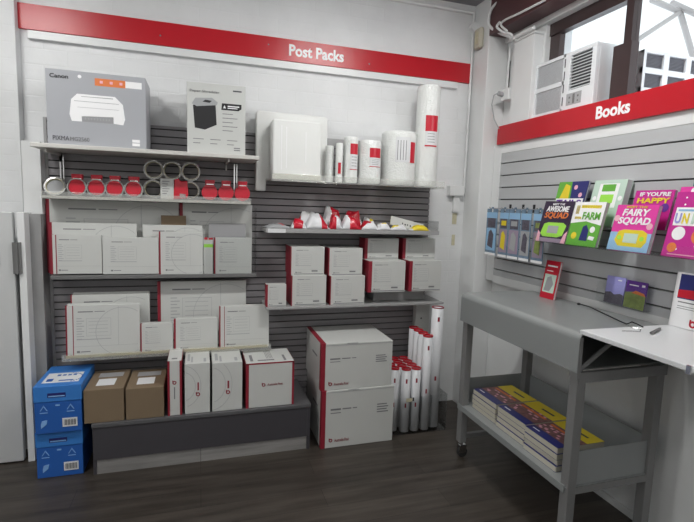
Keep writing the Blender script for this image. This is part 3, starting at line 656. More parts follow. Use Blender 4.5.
# ------------------------------------------------------------------ blue paper cartons
def blue_box(label, x, y, z0, rz, top=False):
    w, d, h = .225, .33, .258; o = root('copy_paper_carton', label, 'carton', (x, y, z0), rz=rz)
    MB().box(.003,w-.003,.003,d-.003,0,h-.07).build('carton', M['blue'], o, bevel=.002)
    MB().box(0,w,0,d,h-.085,h).build('lid', M['bluel'], o, bevel=.003)
    MB().rect(.065,.15,h-.062,h-.038).build('hand_hole', M['navy'], o)
    MB().rect(.07,.145,h-.058,h-.052,-.0014,-.0007).build('hand_hole_edge', M['bluepale'], o)
    MB().rect(.13,.20,.03,.078,0.001,.0025).build('barcode_label', M['paper'], o)
    b = MB()
    for k in range(12): b.rect(.137+k*.0048,.137+k*.0048+(.003 if k%3 else .0016),.038,.07,.0002,.001)
    b.build('barcode', M['inkd'], o)
    b = MB(); 
    for cx in (.045,.17): b.poly([(cx-.018,.125),(cx-.014,.125),(cx+.002,.150),(cx,.155)],.001,.0028); b.poly([(cx,.155),(cx-.002,.150),(cx+.014,.125),(cx+.018,.125)],.001,.0028); b.rect(cx-.018,cx+.018,.112,.116,.001,.0028)
    b.rect(.10,.12,.148,.156,.001,.0028); b.poly([(.03,.03),(.055,.05),(.06,.075),(.035,.07),(.03,.05)],.001,.0028)
    b.build('printed_symbols', M['bluepale'], o)
    if top:
        MB().poly([(0,0)]*3) if False else None
        lb = MB().box(.025,.20,.05,.20,h,h+.0008); lb.build('top_label', M['paper'], o)
        b = MB()
        for k in range(4): b.box(.075+k*.026,.092+k*.026,.15,.172,h+.0008,h+.0014)
        for k in range(14): a=PI*(-.35+k*.06); b.box(.13+.075*math.cos(a)-.004,.13+.075*math.cos(a)+.004,.12+.07*math.sin(a)-.004,.12+.07*math.sin(a)+.004,h+.0008,h+.0014)
        b.box(.04,.07,.07,.11,h+.0008,h+.0014); b.box(.10,.17,.07,.085,h+.0008,h+.0014)
        b.build('label_print', M['blue'], o)
    return o
blue_box('blue copy paper carton standing on the floor under its twin', -.835, 2.735, .001, 0)
blue_box('blue copy paper carton with a white top label, on top of its twin', -.828, 2.712, .2595, -.0, True)

# ------------------------------------------------------------------ postal tubes
def tube_thing(label, x, y, h, R=.032, cap=True, z0=.012):
    o = root('postal_tube', label, 'postal tube', (x, y, z0), group='white postal tubes in the clear bin')
    MB().ring((0,0,0), R, R-.003, h, 'z', 28).build('tube', M['tube'], o)
    for p in o.children: 
        for f in p.data.polygons: f.use_smooth = abs(f.normal.z) < .5
    if cap: MB().ring((0,0,h-.004), R+.0008, R-.006, .009, 'z', 28).disc((0,0,h-.012), R-.004, .004, 'z').build('red_cap', M['tubered'], o)
    else: MB().ring((0,0,h-.003), R+.0008, R-.004, .006, 'z', 28).build('red_rim', M['boxred'], o)
    MB().arcpatch(R+.0003, h-.09, h-.06, math.radians(-115), math.radians(-95)).arcpatch(R+.0003, h*.4, h*.4+.03, math.radians(-115), math.radians(-98)).build('printed_mark', M['boxred'], o)
    return o
rows = ['front', 'second', 'third', 'fourth']
HS = .428
for i, rn in enumerate(rows):
    for j, cn in enumerate(('left', 'right')):
        tube_thing('short white tube with red cap, %s row, %s column of the clear bin' % (rn, cn), 1.305 + .0725*j + .0*i, 2.77 + .072*i, HS)
for i, rn in enumerate(rows[1:]):
    tube_thing('short white tube with red cap, %s row, against the large boxes' % rn, 1.233, 2.80+.072*i, HS)
for i, rn in enumerate(rows):
    tube_thing('medium white tube with red cap, %s of the four in a line' % ('nearest', 'second nearest', 'third nearest', 'farthest')[i], 1.452, 2.77+.074*i, .645 + .0*i, R=.033)
tube_thing('tallest white tube, open with a dark red rim, at the right of the bin', 1.53, 2.80, .83, R=.040, cap=False)
o = root('flat_white_carton', 'narrow white carton standing behind the tallest tube', 'carton', (1.50, 3.07, .001))
MB().box(0,.11,0,.05,0,.80).build('carton', M['card'], o, bevel=.002); MB().disc((.045,-.0008,.70),.006,.0008).build('printed_dot', M['inkd'], o)
o = root('acrylic_bin', 'clear acrylic bin holding the postal tubes on the floor', 'bin', (1.20, 2.73, .001))
MB().box(0,.40,0,.34,0,.004).box(0,.40,0,.003,.004,.255).box(.397,.40,.003,.34,.004,.255).box(.0,.003,.003,.34,.004,.255).box(.135,.138,.003,.03,.004,.25).box(.21,.213,.003,.03,.004,.25).box(.285,.288,.003,.03,.004,.25).build('bin', M['acr'], o)
MB().rect(.095,.14,.225,.25).build('price_ticket', M['stain'], o); MB().rect(.142,.152,.228,.252).build('price_ticket_clip', M['black'], o)

# ------------------------------------------------------------------ grey cart
ct = root('sorting_cart', 'grey metal wheeled cart with a deep top and a lower tray', 'cart', (1.48, 2.43, 0), RW)
L, D = .92, .50     # along the wall, depth to the wall
b = MB(); R0 = .03; prof = [(0,.845),(0,1.012-R0)] + [(R0-R0*math.cos(a), 1.012-R0+R0*math.sin(a)) for a in [PI/2*k/6 for k in range(1,7)]] + [(D,1.012)]
inn = [(D,1.009)] + [(R0-(R0-.003)*math.cos(a), 1.012-R0+(R0-.003)*math.sin(a)) for a in [PI/2*k/6 for k in range(6,0,-1)]] + [(.003,1.012-R0),(.003,.845)]
pp = prof + inn; n = len(pp)
vs = [(0,y,z) for y,z in pp] + [(L,y,z) for y,z in pp]; fs = [(i,(i+1)%n,(i+1)%n+n,i+n) for i in range(n)]
for i in range(len(prof)-1):
    j = n-1-i; fs += [(i,i+1,j-1,j),(i+n,j+n,j-1+n,i+1+n)]
b.add(vs, fs, False); b.build('top_cover', M['cart'], ct)
MB().box(0,.003,.003,D,.845,1.0).box(0,L,D-.004,D,.80,1.0).box(.01,L-.03,.01,D-.004,.845,.849).build('side_apron', M['cart'], ct)
MB().box(L-.045,L,.004,.02,.82,.995).box(L-.02,L,.02,D,.80,.845).build('end_plate', M['cartleg'], ct)
MB().tube([(L-.02,.03,.85),(L-.02,.20,.97)],.010,8).build('brace', M['cartleg'], ct)
lw = .045
for lx, ly in ((.015,.012),(L-lw-.004,.012),(.015,D-lw-.006),(L-lw-.004,D-lw-.006)):
    z0 = .10 if ly < .1 or lx < .1 else .04
    g = MB().box(lx,lx+lw,ly,ly+lw,z0,.844).build('leg', M['cartleg'], ct, bevel=.003)
    cx, cy = lx+lw/2, ly+lw/2
    c = MB().tube([(cx,cy,z0),(cx,cy,z0-.025)],.012,12).box(cx-.014,cx-.011,cy-.015,cy+.03,.03,z0-.02).box(cx+.011,cx+.014,cy-.015,cy+.03,.03,z0-.02).box(cx-.014,cx+.014,cy-.015,cy+.03,z0-.024,z0-.02) if z0 > .05 else MB().box(cx-.012,cx+.012,cy-.012,cy+.012,.03,.04)
    c.build('castor_fork', M['chrome'], g)
    MB().disc((cx-.010,cy+.010,.032),.031,.02,'x',24).build('castor_wheel', M['rubber'], g)
tz = .335
MB().box(.01,L-.01,.01,D-.01,tz-.004,tz).box(.02,L-.02,.004,.010,tz-.028,tz+.004).build('lower_tray', M['cart'], ct)
MB().box(.05,L-.05,D-.014,D-.010,tz,tz+.155).box(.016,.020,.05,D-.05,tz,tz+.155).box(L-.020,L-.016,.05,D-.05,tz,tz+.155).build('tray_side', M['cart'], ct)
MB().box(.06,L-lw,.012,.045,tz-.030,tz-.004).box(.02,.05,.055,D-.05,tz-.035,tz-.004).box(L-.035,L-.005,.055,D-.05,tz-.035,tz-.004).box(.06,L-lw,D-.045,D-.012,tz-.03,tz-.004).build('tray_rail', M['cartleg'], ct)
MB().box(.02,.045,.055,D-.05,.12,.145).box(L-.04,L-.015,.055,D-.05,.055,.08).build('stretcher', M['cartleg'], ct)

# books in the tray
def thick_books(tag_, y0, y1, x0, n, rz=0, dz=0):
    names = ['topmost','second from top','third from top','fourth from top','fifth from top']
    t = .028; w = y0-y1; dpt = .265
    for k in range(n):
        o = root('directory_book', 'thick blue and yellow directory, %s in the %s stack on the cart tray' % (names[n-1-k], tag_), 'book', (x0+random.uniform(-.004,.004), y0+random.uniform(-.003,.003), tz+.0006+k*(t+.0004)), RW+rz+random.uniform(-.012,.012), group='thick directories on the cart tray')
        MB().box(0.001,w-.001,.001,dpt-.001,.001,t-.001).build('pages', M['pages'], o)
        MB().box(0,w,0,dpt,t-.001,t).box(0,w,0,dpt,0,.001).build('cover', M['navy'], o)
        if k == n-1:
            MB().box(.0,w,dpt*.62,dpt,t,t+.0004).build('yellow_panel', M['yellow'], o)
            MB().box(.0,w,dpt*.20,dpt*.62,t,t+.0004).build('cover_picture', M['rpic'], o); bq = MB()
            for q in range(16): u = random.uniform(.03,.9)*w; v_ = dpt*random.uniform(.21,.58); bq.box(u,u+.018,v_,v_+.012,t+.0004,t+.0007)
            bq.build('picture_tiles', M['bluepale'] if n % 2 else M['pinkl'], o)
            MB().box(.02,w*.3,dpt*.1,dpt*.13,t,t+.0004).build('cover_lettering', M['text'], o)
            MB().box(w*.4,w*.8,dpt*.78,dpt*.83,t+.0004,t+.0008).build('yellow_panel_print', M['inkd'], o)
            MB().box(w*.08,w*.9,dpt*.50,dpt*.56,t+.0004,t+.0008).build('picture_highlight', M['orange'], o)
thick_books('far', 2.345, 2.115, 1.545, 4)
thick_books('middle', 2.10, 1.87, 1.54, 4, .0)
thick_books('near', 1.855, 1.63, 1.53, 4, .0)

# ------------------------------------------------------------------ white counter
co = root('counter_top', 'white laminate counter top carrying on from the grey cart', 'counter', (1.475, 1.508, 0), RW)
MB().box(0,.60,0,.50,1.013,1.031).build('top', M['counter'], co, bevel=.002)
MB().box(.56,.58,.30,.50,.84,1.013).build('bracket', M['trimwhite'], co)
MB().box(.445,.46,-.004,.004,1.006,1.034).build('clip', M['chrome'], co)

# ------------------------------------------------------------------ books on the slat panel
bs = root('book_rack', 'clear acrylic two-tier ledge along the slat panel holding the picture books', 'book rack', (2.0, 2.30, 0), RW)
MB().box(0,2.4,-.20,-.002,1.335,1.339).box(0,2.4,-.203,-.20,1.335,1.385).box(0,2.4,-.105,-.102,1.339,1.44).box(0,2.4,-.102,-.002,1.436,1.440).box(0,2.4,-.105,-.102,1.440,1.49)\
   .box(-.003,0,-.203,0,1.335,1.42).box(.53,.533,-.203,0,1.335,1.45).build('ledge', M['acr'], bs)
def picture_book(label, q, xb, z0, bg, cat='book', t=.012, lean=.22, name='picture_book', cover2=None):
    y0, y1, _, z1 = q; w = y0-y1; h = (z1-z0)/math.cos(lean)
    o = root(name, label, cat, (xb, y0, z0), RW, rx=-lean)
    MB().box(.002,w-.001,.002,t-.001,.002,h-.002).build('pages', M['paper'], o)
    MB().box(0,w,0,.0015,0,h).box(0,w,t-.0015,t,0,h).box(0,.0015,0,t,0,h).build('cover', M[bg], o)
    return o, w, h
XF = 1.815; ZF = 1.3395; XR = 1.905; ZR = 1.4405
# front tier
o, w, h = picture_book('dark picture book titled Awesome Squad, leftmost in the front tier', (2.236, 2.014, 1.351, 1.562), XF, ZF, 'nightp')
text('MEET THE', 'title', M['text'], o, w*.3, h*.90, w*.4, h*.05, bold=.01); text('AWESOME', 'title', M['text'], o, w*.12, h*.74, w*.76, h*.14, bold=.03, slant=.15)
text('SQUAD', 'title', M['orange'], o, w*.10, h*.56, w*.8, h*.17, bold=.03, slant=.15)
MB().poly([(w*.1,h*.20),(w*.16,h*.44),(w*.3,h*.48),(w*.8,h*.48),(w*.92,h*.42),(w*.86,h*.18),(w*.7,h*.13),(w*.2,h*.13)]).build('game_picture', M['greenl'], o)
MB().rect(w*.32,w*.68,h*.22,h*.40,-.0014,-.0007).build('game_screen', M['inkl'], o)
MB().poly([(0,0),(0,h*.28),(w*.1,h*.2),(w*.12,0)]).poly([(w,0),(w,h*.3),(w*.9,h*.2),(w*.85,0)]).build('hands_picture', M['pinkl'], o); MB().rect(0,w,0,h*.1,-.0004,0).build('cover_base', M['mauve'], o)
o, w, h = picture_book('green and white picture book titled Farm, front tier', (2.008, 1.812, 1.347, 1.558), XF, ZF, 'green', t=.02)
MB().poly([(0,h*.50),(0,h),(w,h),(w,h*.48),(w*.5,h*.56)]).build('white_sky', M['text'], o); MB().rect(w*.08,w*.20,h*.72,h*.92).rect(w*.24,w*.88,h*.86,h*.93).rect(w*.10,w*.32,h*.60,h*.66).build('small_title', M['yellow'], o)
text('FARM', 'title', M['green'], o, w*.36, h*.60, w*.56, h*.17, bold=.03, y=-.0016)
MB().disc((w*.22,-.0012,h*.22),w*.09,.0006).build('chick_picture', M['yellow'], o); MB().poly([(w*.42,h*.12),(w*.46,h*.44),(w*.56,h*.48),(w*.66,h*.36),(w*.68,h*.12)]).build('figure_picture', M['navy'], o)
MB().disc((w*.78,-.0012,h*.38),w*.08,.0006).poly([(w*.7,h*.16),(w*.72,h*.24),(w*.9,h*.22),(w*.88,h*.14)]).build('animal_picture', M['text'], o)
o, w, h = picture_book('pink picture book titled Fairy Squad with a yellow game picture, front tier', (1.744, 1.534, 1.342, 1.546), XF, ZF, 'pink', t=.02)
text('MEET THE', 'title', M['yellow'], o, w*.25, h*.93, w*.5, h*.045, bold=.01)
text('FAIRY', 'title', M['text'], o, w*.18, h*.76, w*.66, h*.15, bold=.03, slant=.15); text('SQUAD', 'title', M['text'], o, w*.12, h*.55, w*.78, h*.18, bold=.035, slant=.15)
MB().rect(0,w,0,h*.40,-.0004,0).build('blue_ground', M['skyb'], o)
MB().poly([(w*.14,h*.22),(w*.20,h*.42),(w*.32,h*.46),(w*.78,h*.46),(w*.9,h*.40),(w*.92,h*.22),(w*.84,h*.10),(w*.26,h*.10)]).build('game_picture', M['yellow'], o)
MB().rect(w*.36,w*.70,h*.18,h*.38,-.0014,-.0007).build('game_screen', M['mint'], o); MB().disc((w*.25,-.0014,h*.28),w*.05,.0008).disc((w*.80,-.0014,h*.28),w*.05,.0008).build('game_button', M['greenl'], o)
MB().disc((w*.07,-.0009,h*.70),w*.07,.0006).disc((w*.90,-.0009,h*.55),w*.07,.0006).build('sprite_picture', M['pinkl'], o)
o, w, h = picture_book('magenta picture book about a unicorn at the right end of the front tier', (1.47, 1.22, 1.34, 1.60), XF, ZF, 'magenta', t=.02)
MB().rect(w*.06,w*.98,h*.48,h*.76,-.0004,0).build('white_band', M['text'], o); MB().rect(w*.10,w*.42,h*.70,h*.73,-.0014,-.0006).rect(w*.45,w*.7,h*.70,h*.73,-.0014,-.0006).build('small_title', M['skyb'], o)
for k, (ch, cc) in enumerate(zip('UNICORN', ('lav','yellow','mint','orange','skyb','pink','greenl'))): text(ch, 'title_letter', M[cc], o, w*(.08+.125*k+(.03 if ch == 'I' else 0)), h*.51, w*(.04 if ch == 'I' else .10), h*.16, y=-.0016, bold=.03)
MB().disc((w*.2,-.0008,h*.36),w*.11,.0006).build('badge', M['text'], o); MB().disc((w*.55,-.0008,h*.33),w*.13,.0006).disc((w*.15,-.0008,h*.14),w*.08,.0006).disc((w*.75,-.0008,h*.86),w*.1,.0006).build('face_picture', M['orange'], o)
b = MB()
for k in range(14): b.disc((w*random.uniform(.05,.95),-.0006,h*random.choice([random.uniform(.04,.2),random.uniform(.8,.95)])),.004,.0005,n=8)
b.build('sparkles', M['text'], o); MB().rect(w*.1,w*.8,h*.03,h*.045).build('footer_print', M['pinkl'], o)
# rear tier
o, w, h = picture_book('picture book with yellow-green and dark blue halves behind the dark one', (2.243, 2.029, 1.49, 1.672), XR, ZR, 'navy')
MB().poly([(0,0),(0,h),(w*.45,h),(w*.5,h*.7),(w*.55,0)],-.0005,0).build('green_half', M['green'], o); MB().poly([(w*.1,h*.5),(w*.25,h*.95),(w*.42,h*.9),(w*.46,h*.5)],-.001,-.0005).build('yellow_shape', M['yellow'], o)
MB().rect(w*.02,w*.96,h*.38,h*.60,-.0012,-.0005).build('title_band', M['text'], o); text('TAILS', 'title', M['purple'], o, w*.06, h*.41, w*.85, h*.16, y=-.0014, bold=.03)
MB().disc((w*.62,-.001,h*.86),w*.06,.0006).disc((w*.82,-.001,h*.68),w*.06,.0006).build('dots', M['pinkl'], o)
o, w, h = picture_book('pale mint boxed book behind the Farm book', (1.988, 1.79, 1.497, 1.671), XR, ZR, 'mint', t=.035)
MB().rect(w*.2,w*.8,h*.40,h*.92).build('title_panel', M['text'], o); MB().rect(w*.3,w*.7,h*.75,h*.90,-.0014,-.0006).build('title_block', M['green'], o); MB().rect(w*.3,w*.7,h*.50,h*.68,-.0014,-.0006).build('lower_title_block', M['greenl'], o)
MB().disc((w*.12,-.001,h*.6),w*.06,.0006).disc((w*.9,-.001,h*.6),w*.06,.0006).build('flower_picture', M['text'], o)
o, w, h = picture_book("pink picture book titled If You're Happy, behind the Fairy Squad book", (1.728, 1.536, 1.432, 1.614), XR, ZR, 'magenta')
text("IF YOU'RE", 'title', M['text'], o, w*.14, h*.84, w*.78, h*.11, bold=.03); text('HAPPY', 'title', M['yellow'], o, w*.10, h*.66, w*.84, h*.14, bold=.035)
MB().disc((w*.6,-.001,h*.35),w*.2,.0006).build('animal_picture', M['orange'], o); MB().disc((w*.85,-.001,h*.55),w*.1,.0006).build('balloon_picture', M['purple'], o)
o, w, h = picture_book('magenta picture book with small white clouds behind the unicorn book', (1.515, 1.29, 1.44, 1.625), XR, ZR, 'pink')
MB().disc((w*.28,-.001,h*.90),w*.07,.0006).disc((w*.38,-.001,h*.90),w*.06,.0006).disc((w*.7,-.001,h*.9),w*.07,.0006).build('cloud_picture', M['text'], o)
MB().disc((w*.65,-.001,h*.66),w*.14,.0006).build('face_picture', M['orange'], o)
o, w, h = picture_book('teal and yellow book rising at the far right of the rear tier', (1.475, 1.25, 1.44, 1.69), XR+.035, ZR, 'teal', lean=.1)
MB().poly([(w*.25,h*.7),(w*.4,h),(w,h),(w,h*.6)],-.0005,0).build('yellow_shape', M['yellow'], o)

# ------------------------------------------------------------------ hanging packs at the left of the slat panel
packs = [(2.794, 2.677, 1.2, 1.511), (2.647, 2.557, 1.204, 1.518), (2.55, 2.444, 1.204, 1.52), (2.434, 2.343, 1.206, 1.515), (2.321, 2.224, 1.212, 1.509)]
cols = [('dpic','skyb'), ('yellow','mauve'), ('inkl','mauve'), ('dpic','inkl'), ('vpic','mauve')]
pn = ['leftmost', 'second from left', 'middle', 'fourth from left', 'rightmost']
for k, (q, (c1, c2)) in enumerate(zip(packs, cols)):
    w = q[0]-q[1]; h = 1.512-1.205
    hk = root('display_hook', 'chrome hook in the slat panel carrying the %s hanging pack' % pn[k], 'hook', (2.0, (q[0]+q[1])/2, 1.515), RW, group='chrome hooks at the left of the slat panel')
    MB().box(-.008,.008,-.006,.0,-.015,.03).build('plate', M['black'], hk)
    MB().tube([(0,-.006,0),(0,-.155,0),(0,-.165,.008)],.0028,8).build('prong', M['chrome'], hk)
    o = root('hanging_pack', 'slim hanging pack with a sky blue header, %s of five on the hooks' % pn[k], 'pack', (1.86, q[0], 1.205), RW, group='hanging packs at the left of the slat panel')
    MB().box(0,w,0,.004,0,h-.022).box(0,w*.42,0,.004,h-.022,h).box(w*.58,w,0,.004,h-.022,h).box(w*.42,w*.58,0,.004,h,h+.012).build('card', M['packcard'], o)
    MB().rect(0,w,h*.80,h*.925).build('header', M['skyb'], o)
    MB().rect(w*.14,w*.86,h*.60,h*.80).build('picture_window', M['dpic'], o)
    MB().rect(w*.22,w*.78,h*.66,h*.76,-.0012,-.0006).build('picture_subject', M[c1], o)
    MB().rect(w*.06,w*.94,h*.10,h*.58).build('main_picture', M[c2], o)
    MB().poly([(w*.2,h*.2),(w*.3,h*.5),(w*.5,h*.55),(w*.75,h*.45),(w*.7,h*.15)],-.0014,-.0006).build('main_subject', M[c1], o)
    MB().rect(0,w,0,h*.05).build('base_band', M['text'], o)

# ------------------------------------------------------------------ leaflets on the cart and counter
o, w, h = picture_book('red and white leaflet standing upright at the back of the grey cart top', (2.252, 2.14, 1.012, 1.227), 1.885, 1.013, 'tapered', cat='leaflet', t=.014, lean=.16, name='leaflet')
MB().rect(w*.1,w*.9,h*.16,h*.64).build('picture', M['mint'], o); MB().poly([(w*.2,h*.2),(w*.3,h*.55),(w*.55,h*.6),(w*.8,h*.4),(w*.6,h*.2)],-.0012,-.0006).build('picture_subject', M['greyback'], o)
MB().rect(w*.15,w*.85,h*.84,h*.88).rect(w*.15,w*.6,h*.72,h*.74).build('lettering', M['text'], o)
hd = root('leaflet_holder', 'clear acrylic leaflet holder hung on the slat panel above the counter', 'holder', (1.998, 1.90, 1.06), RW)
MB().box(-.01,.27,-.05,-.047,0,.10).box(-.01,.27,-.05,0,-.003,0).box(.267,.27,-.05,0,0,.14).box(-.01,-.007,-.05,0,0,.12).build('holder', M['acr'], hd)
o, w, h = picture_book('leaflet with a lavender sky over dark rocks, left one in the clear holder', (1.868, 1.758, 1.06, 1.195), 1.957, 1.061, 'lav', cat='leaflet', t=.004, lean=.1, name='leaflet')
MB().poly([(0,0),(0,h*.38),(w*.3,h*.42),(w*.5,h*.34),(w*.8,h*.40),(w,h*.36),(w,0)]).build('rocks_picture', M['dpic'], o); MB().rect(w*.6,w*.8,h*.86,h*.9).build('lettering', M['text'], o)
o, w, h = picture_book('leaflet with a purple top over a sunlit valley, right one in the clear holder', (1.752, 1.64, 1.06, 1.19), 1.957, 1.061, 'purple', cat='leaflet', t=.004, lean=.1, name='leaflet')
MB().poly([(0,0),(0,h*.55),(w*.5,h*.62),(w,h*.5),(w,0)]).build('valley_picture', M['vpic'], o); MB().poly([(w*.3,h*.55),(w*.5,h*.66),(w*.9,h*.6),(w,h*.5)],-.001,-.0004).build('sunset_picture', M['orange'], o)
MB().rect(w*.15,w*.6,h*.82,h*.86).rect(w*.75,w*.9,h*.82,h*.9).build('lettering', M['text'], o)
o, w, h = picture_book('white poster card with a dark blue and red picture, standing on the counter', (1.505, 1.20, 1.05, 1.265), 1.945, 1.033, 'text', cat='poster', t=.006, lean=.1, name='poster_card')
MB().rect(w*.06,w*.98,h*.52,h*.97).build('night_picture', M['navy'], o); MB().poly([(w*.06,h*.54),(w*.06,h*.68),(w*.5,h*.72),(w*.98,h*.66),(w*.98,h*.54)],-.0014,-.0006).build('red_picture', M['tapered'], o)
MB().rect(w*.08,w*.35,h*.45,h*.47).rect(w*.08,w*.45,h*.38,h*.39).rect(w*.08,w*.4,h*.34,h*.35).build('lettering', M['ink'], o); emblem(o, w*.34, h*.10, .03, m='red')
# cord, hook of wire, pen
pts = [(1.936, 1.996, 1.02), (1.938, 1.93, 1.018), (1.889, 1.786, 1.016), (1.838, 1.652, 1.016), (1.806, 1.586, 1.02), (1.748, 1.512, 1.05), (1.781, 1.52, 1.04), (1.779, 1.484, 1.034)]
tag(MB().tube(pts, .0028, 8).tube([pts[0], (pts[0][0]-.004, pts[0][1]+.012, 1.019)], .006, 8).build('black_cord', M['black']), 'black cord running from the cart top to the counter', 'cord')
pts = [(1.626, 1.447, 1.034), (1.67, 1.439, 1.034), (1.697, 1.427, 1.034), (1.739, 1.458, 1.034), (1.711, 1.472, 1.036), (1.727, 1.51, 1.034)]
tag(MB().tube(pts, .0016, 6).build('wire_clip', M['chrome']), 'bent wire clip beside the end of the black cord', 'clip')
o = root('pen', 'short dark pen lying on the white counter', 'pen', (1.708, 1.387, 1.038))
pe = Vector((1.828, 1.443, 1.038)) - Vector((1.708, 1.387, 1.038))
MB().tube([(0,0,0), tuple(pe*.85)], .0055, 12).build('barrel', M['shelfd'], o); MB().tube([tuple(pe*.85), tuple(pe)], .0045, 12, r1=.0015).build('tip', M['black'], o)

# ------------------------------------------------------------------ air conditioners
def ac_unit(label, y0, w, h, z0, x0, d):
    o = root('air_conditioner', label, 'air conditioner', (x0, y0, z0), RW)
    MB().box(0,w,0.02,d,0,h).build('casing', M['ac'], o, bevel=.006)
    b = MB(); f = .016                                      # front fascia frame with openings
    def fr(x0,x1,z0,z1): b.box(x0,x1,0,.022,z0,z1)
    fr(0,w*.045,0,h); fr(w*.045,w*.54,0,h*.06); fr(w*.045,w*.54,h*.94,h); fr(w*.045,w*.54,h*.46,h*.54); fr(w*.505,w*.62,0,h); fr(w*.62,w,0,h*.34); fr(w*.62,w,h*.93,h); fr(w*.94,w,h*.34,h*.93)
    b.build('fascia', M['ac'], o, bevel=.002)
    g = MB()
    for zz0, zz1 in ((.06,.46),(.54,.94)):
        n = 20
        for k in range(n): a = h*(zz0+(zz1-zz0)*k/n); g.box(w*.045,w*.505,.006,.014,a,a+h*(zz1-zz0)/n*.42)
    g.build('intake_grille', M['ac'], o)
    MB().box(w*.045,w*.505,.016,.019,h*.06,h*.94).build('filter', M['acgrill'], o)
    MB().box(w*.62,w*.94,.019,.0205,h*.34,h*.93).build('outlet_recess', M['inkd'], o)
    l = MB()
    for k in range(11): a = h*(.36+.052*k); l.box(w*.62,w*.94,.002,.018,a,a+.004,rot=(.5,0,0),c=(0,.01,a))
    l.build('louver', M['ac'], o)
    s = MB()
    for k in range(4): s.box(w*.53,w*.545,-.001,0,h*(.1+.22*k),h*(.25+.22*k))
    s.build('slot', M['inkd'], o)
    c = MB().rect(w*.60,w*.83,h*.08,h*.28); c.build('control_panel', M['inkl'], o)
    c = MB()
    for cx in (.65,.715,.78): c.disc((w*cx,-.0015,h*.21),.006,.001); c.disc((w*cx,-.0015,h*.13),.005,.001)
    c.box(w*.70,w*.73,-.0016,-.0006,h*.1,h*.26); c.build('button', M['shelfd'], o)
    return o
ac_unit('white window air conditioner poking into the room above the books sign', 2.61, .49, .325, 2.085, 2.015, .145)
def ac_outside(label, loc, w, h, d):
    o = root('air_conditioner', label, 'air conditioner', loc)
    b = MB().box(0,w,.02,d,0,h); b.build('casing', M['ac'], o)
    f = MB(); cols_ = 4; rows_ = 3; cw = w/cols_; rh = h/rows_
    for i in range(cols_+1): f.box(max(0,i*cw-.018), min(w,i*cw+.018), 0, .02, 0, h)
    for j in range(rows_+1): f.box(0, w, 0.001, .02, max(0,j*rh-.014), min(h,j*rh+.014))
    f.build('grille_frame', M['ac'], o)
    g = MB()
    for k in range(44): z = h*k/44; g.box(.02,w-.02,.010,.015,z,z+h/88)
    g.build('grille', M['acgrill'], o)
    MB().box(.01,w-.01,.016,.019,.01,h-.01).build('coil', M['acgrill'], o)
    return o
ac_outside('white air conditioner seen through the right-hand window pane, with square side grilles', (2.175, 1.97, 2.045), .62, .30, .32)

# ------------------------------------------------------------------ outside the window
aw = root('awning', 'white curved awning with steel struts beyond the window', 'awning', (2.6, 1.5, 0))
b = MB(); n = 14; vs = []; fs = []
for k in range(n+1):
    a = PI*.5*k/n; X_, Z_ = 1.9*math.sin(a), 2.55+1.0*math.cos(a)
    vs += [(X_,-3.5,Z_),(X_,3.0,Z_),(X_+.01,3.0,Z_+.01),(X_+.01,-3.5,Z_+.01)]
for k in range(n):
    for j in range(4): fs.append((k*4+j,k*4+(j+1)%4,k*4+4+(j+1)%4,k*4+4+j))
b.add(vs, fs, True).build('sheet', M['awning'], aw)
b = MB(); S = .02
b.tube([(2.5, 2.386, 2.524), (3.2, 2.644, 2.915)], S*.8, 8); b.tube([(2.9, 2.609, 2.936), (3.2, 2.644, 2.915), (3.3, 2.582, 2.589)], S, 8); b.tube([(3.2, 2.713, 3.001), (3.2, 2.496, 2.837)], S, 8)
b.v = [(x-2.6,y-1.5,z) for x,y,z in b.v]; b.build('strut', M['steel'], aw)

# ------------------------------------------------------------------ pipes, boxes and cables in the corner
cd = root('conduit', 'white pipe running along the ceiling and down the back wall corner', 'pipe', (0,0,0))
MB().tube([(0.9,3.155,2.90),(1.875,3.155,2.90)],.011,10).tube([(1.885,3.155,2.90),(1.885,3.155,1.62)],.009,10).build('pipe', M['white'], cd)
MB().disc((1.885,3.13,2.80),.030,.04,'y').build('junction_cover', M['white'], cd)
o = root('switch_box', 'white switch box on the conduit beside the bubble wrap rolls', 'switch box', (1.80,3.17,1.60))
MB().box(-.05,.07,-.05,0,0,.075).build('box', M['trimwhite'], o, bevel=.005); MB().box(.0,.05,-.03,0,-.12,0).build('chute', M['trimwhite'], o, bevel=.004)
sm = MB().box(0,.035,-.004,0,-.08,-.0).box(.005,.03,-.004,0,-.24,-.16).build('old_putty', M['stain']); sm.location=(1.81,3.17,1.47); tag(sm, 'yellowed putty marks on the wall below the switch box', 'putty')
o = root('alarm_sounder', 'beige oval alarm box at the top of the boxed corner column', 'alarm', (1.90, 3.07, 2.63), RW)
MB().box(-.045,.045,-.035,0,0,.14).build('housing', M['beige'], o, bevel=.022); MB().box(-.018,.018,-.038,-.034,.03,.11).build('ridge', M['stain'], o, bevel=.004)
o = root('power_outlet', 'white power outlet with a grey plug above the books sign', 'outlet', (2.0, 2.87, 2.245), RW)
MB().box(-.02,.06,-.03,.054,0,.075).build('box', M['trimwhite'], o, bevel=.004); MB().tube([(.0,-.03,.04),(.0,-.065,.045)],.016,12).build('plug', M['inkl'], o)
pts = [(1.93,2.87,2.29),(1.915,2.89,2.28),(1.91,2.90,2.22),(1.93,2.89,2.12),(1.97,2.885,2.06)]
pc = MB().tube([Matrix.Rotation(-RW,3,'Z') @ (Vector(p)-Vector((2.0,2.87,2.245))) for p in pts],.004,8).build('power_cord', M['inkl'], o)
cb = root('cable_bundle', 'bundle of white and grey cables looping round the end of the maroon beam', 'cable', (0,0,0))
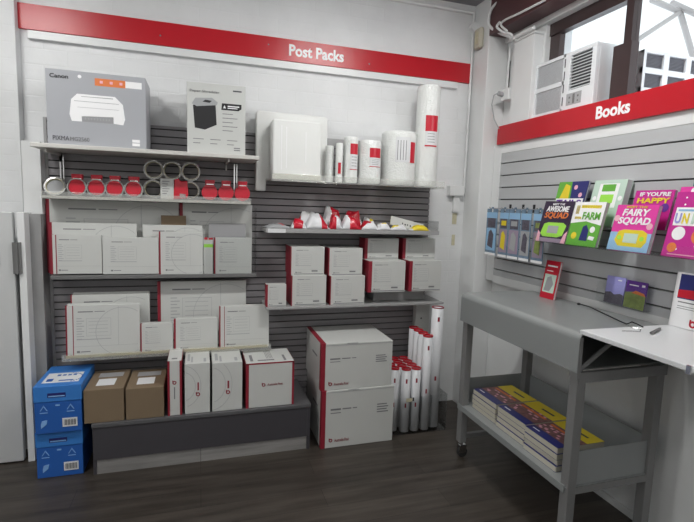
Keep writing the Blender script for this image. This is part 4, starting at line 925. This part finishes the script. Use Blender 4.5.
def arc(pts, m=14):      # smooth curve through the points
    P_ = [Vector(p) for p in pts]; out = []
    for i in range(len(P_)-1):
        p0 = P_[max(i-1,0)]; p1 = P_[i]; p2 = P_[i+1]; p3 = P_[min(i+2,len(P_)-1)]
        for k in range(m):
            t = k/m; out.append(.5*((2*p1)+(p2-p0)*t+(2*p0-5*p1+4*p2-p3)*t*t+(3*p1-p0-3*p2+p3)*t**3))
    return out + [P_[-1]]
for rr_, pp_ in ((.010, [(1.92, 2.9, 2.898), (1.882, 2.94, 2.844), (1.88, 2.95, 2.751), (1.937, 2.9, 2.69), (1.956, 2.8, 2.635), (1.965, 2.758, 2.611)]),
                 (.008, [(1.885, 2.83, 2.73), (1.885, 2.861, 2.709), (1.885, 2.789, 2.654), (1.9, 2.733, 2.626), (1.93, 2.742, 2.614)]),
                 (.007, [(1.89, 2.407, 2.705), (1.89, 2.631, 2.715), (1.885, 2.776, 2.723), (1.88, 2.809, 2.703), (1.88, 2.739, 2.643)])):
    MB().tube(arc(pp_), rr_, 8).build('cable', M['trimwhite'], cb)
MB().tube([(1.965,2.82,2.625),(1.965,2.585,2.625)],.013,10).build('pipe', M['white'], cb)
MB().tube([(1.995,2.86,2.60),(1.995,2.86,2.32)],.006,8).build('drop_cable', M['trimwhite'], cb)
struct(MB().box(2.045,2.056,2.925,2.935,2.27,2.53).build('trim_8', M['groove']))

# ------------------------------------------------------------------ ceiling fittings
for k, ((x, y, z), ln, l) in enumerate(zip(BATTENS, (.5,.5,1.2,1.2), ('ceiling batten lamp over the left part of the display', 'ceiling batten lamp over the right part of the display', 'ceiling batten lamp at the left side of the shop near the viewer', 'added ceiling batten lamp at the middle of the shop, unseen behind the viewer'))):
    o = root('ceiling_lamp', l, 'lamp', (x, y, z+.03))
    MB().box(-ln/2-.02,ln/2+.02,-.06,.06,.035,.064).build('housing', M['trimwhite'], o, bevel=.004)
    MB().box(-ln/2,ln/2,-.04,.04,-.02 if k < 2 else .02,.035).build('diffuser', M['lamp'], o)
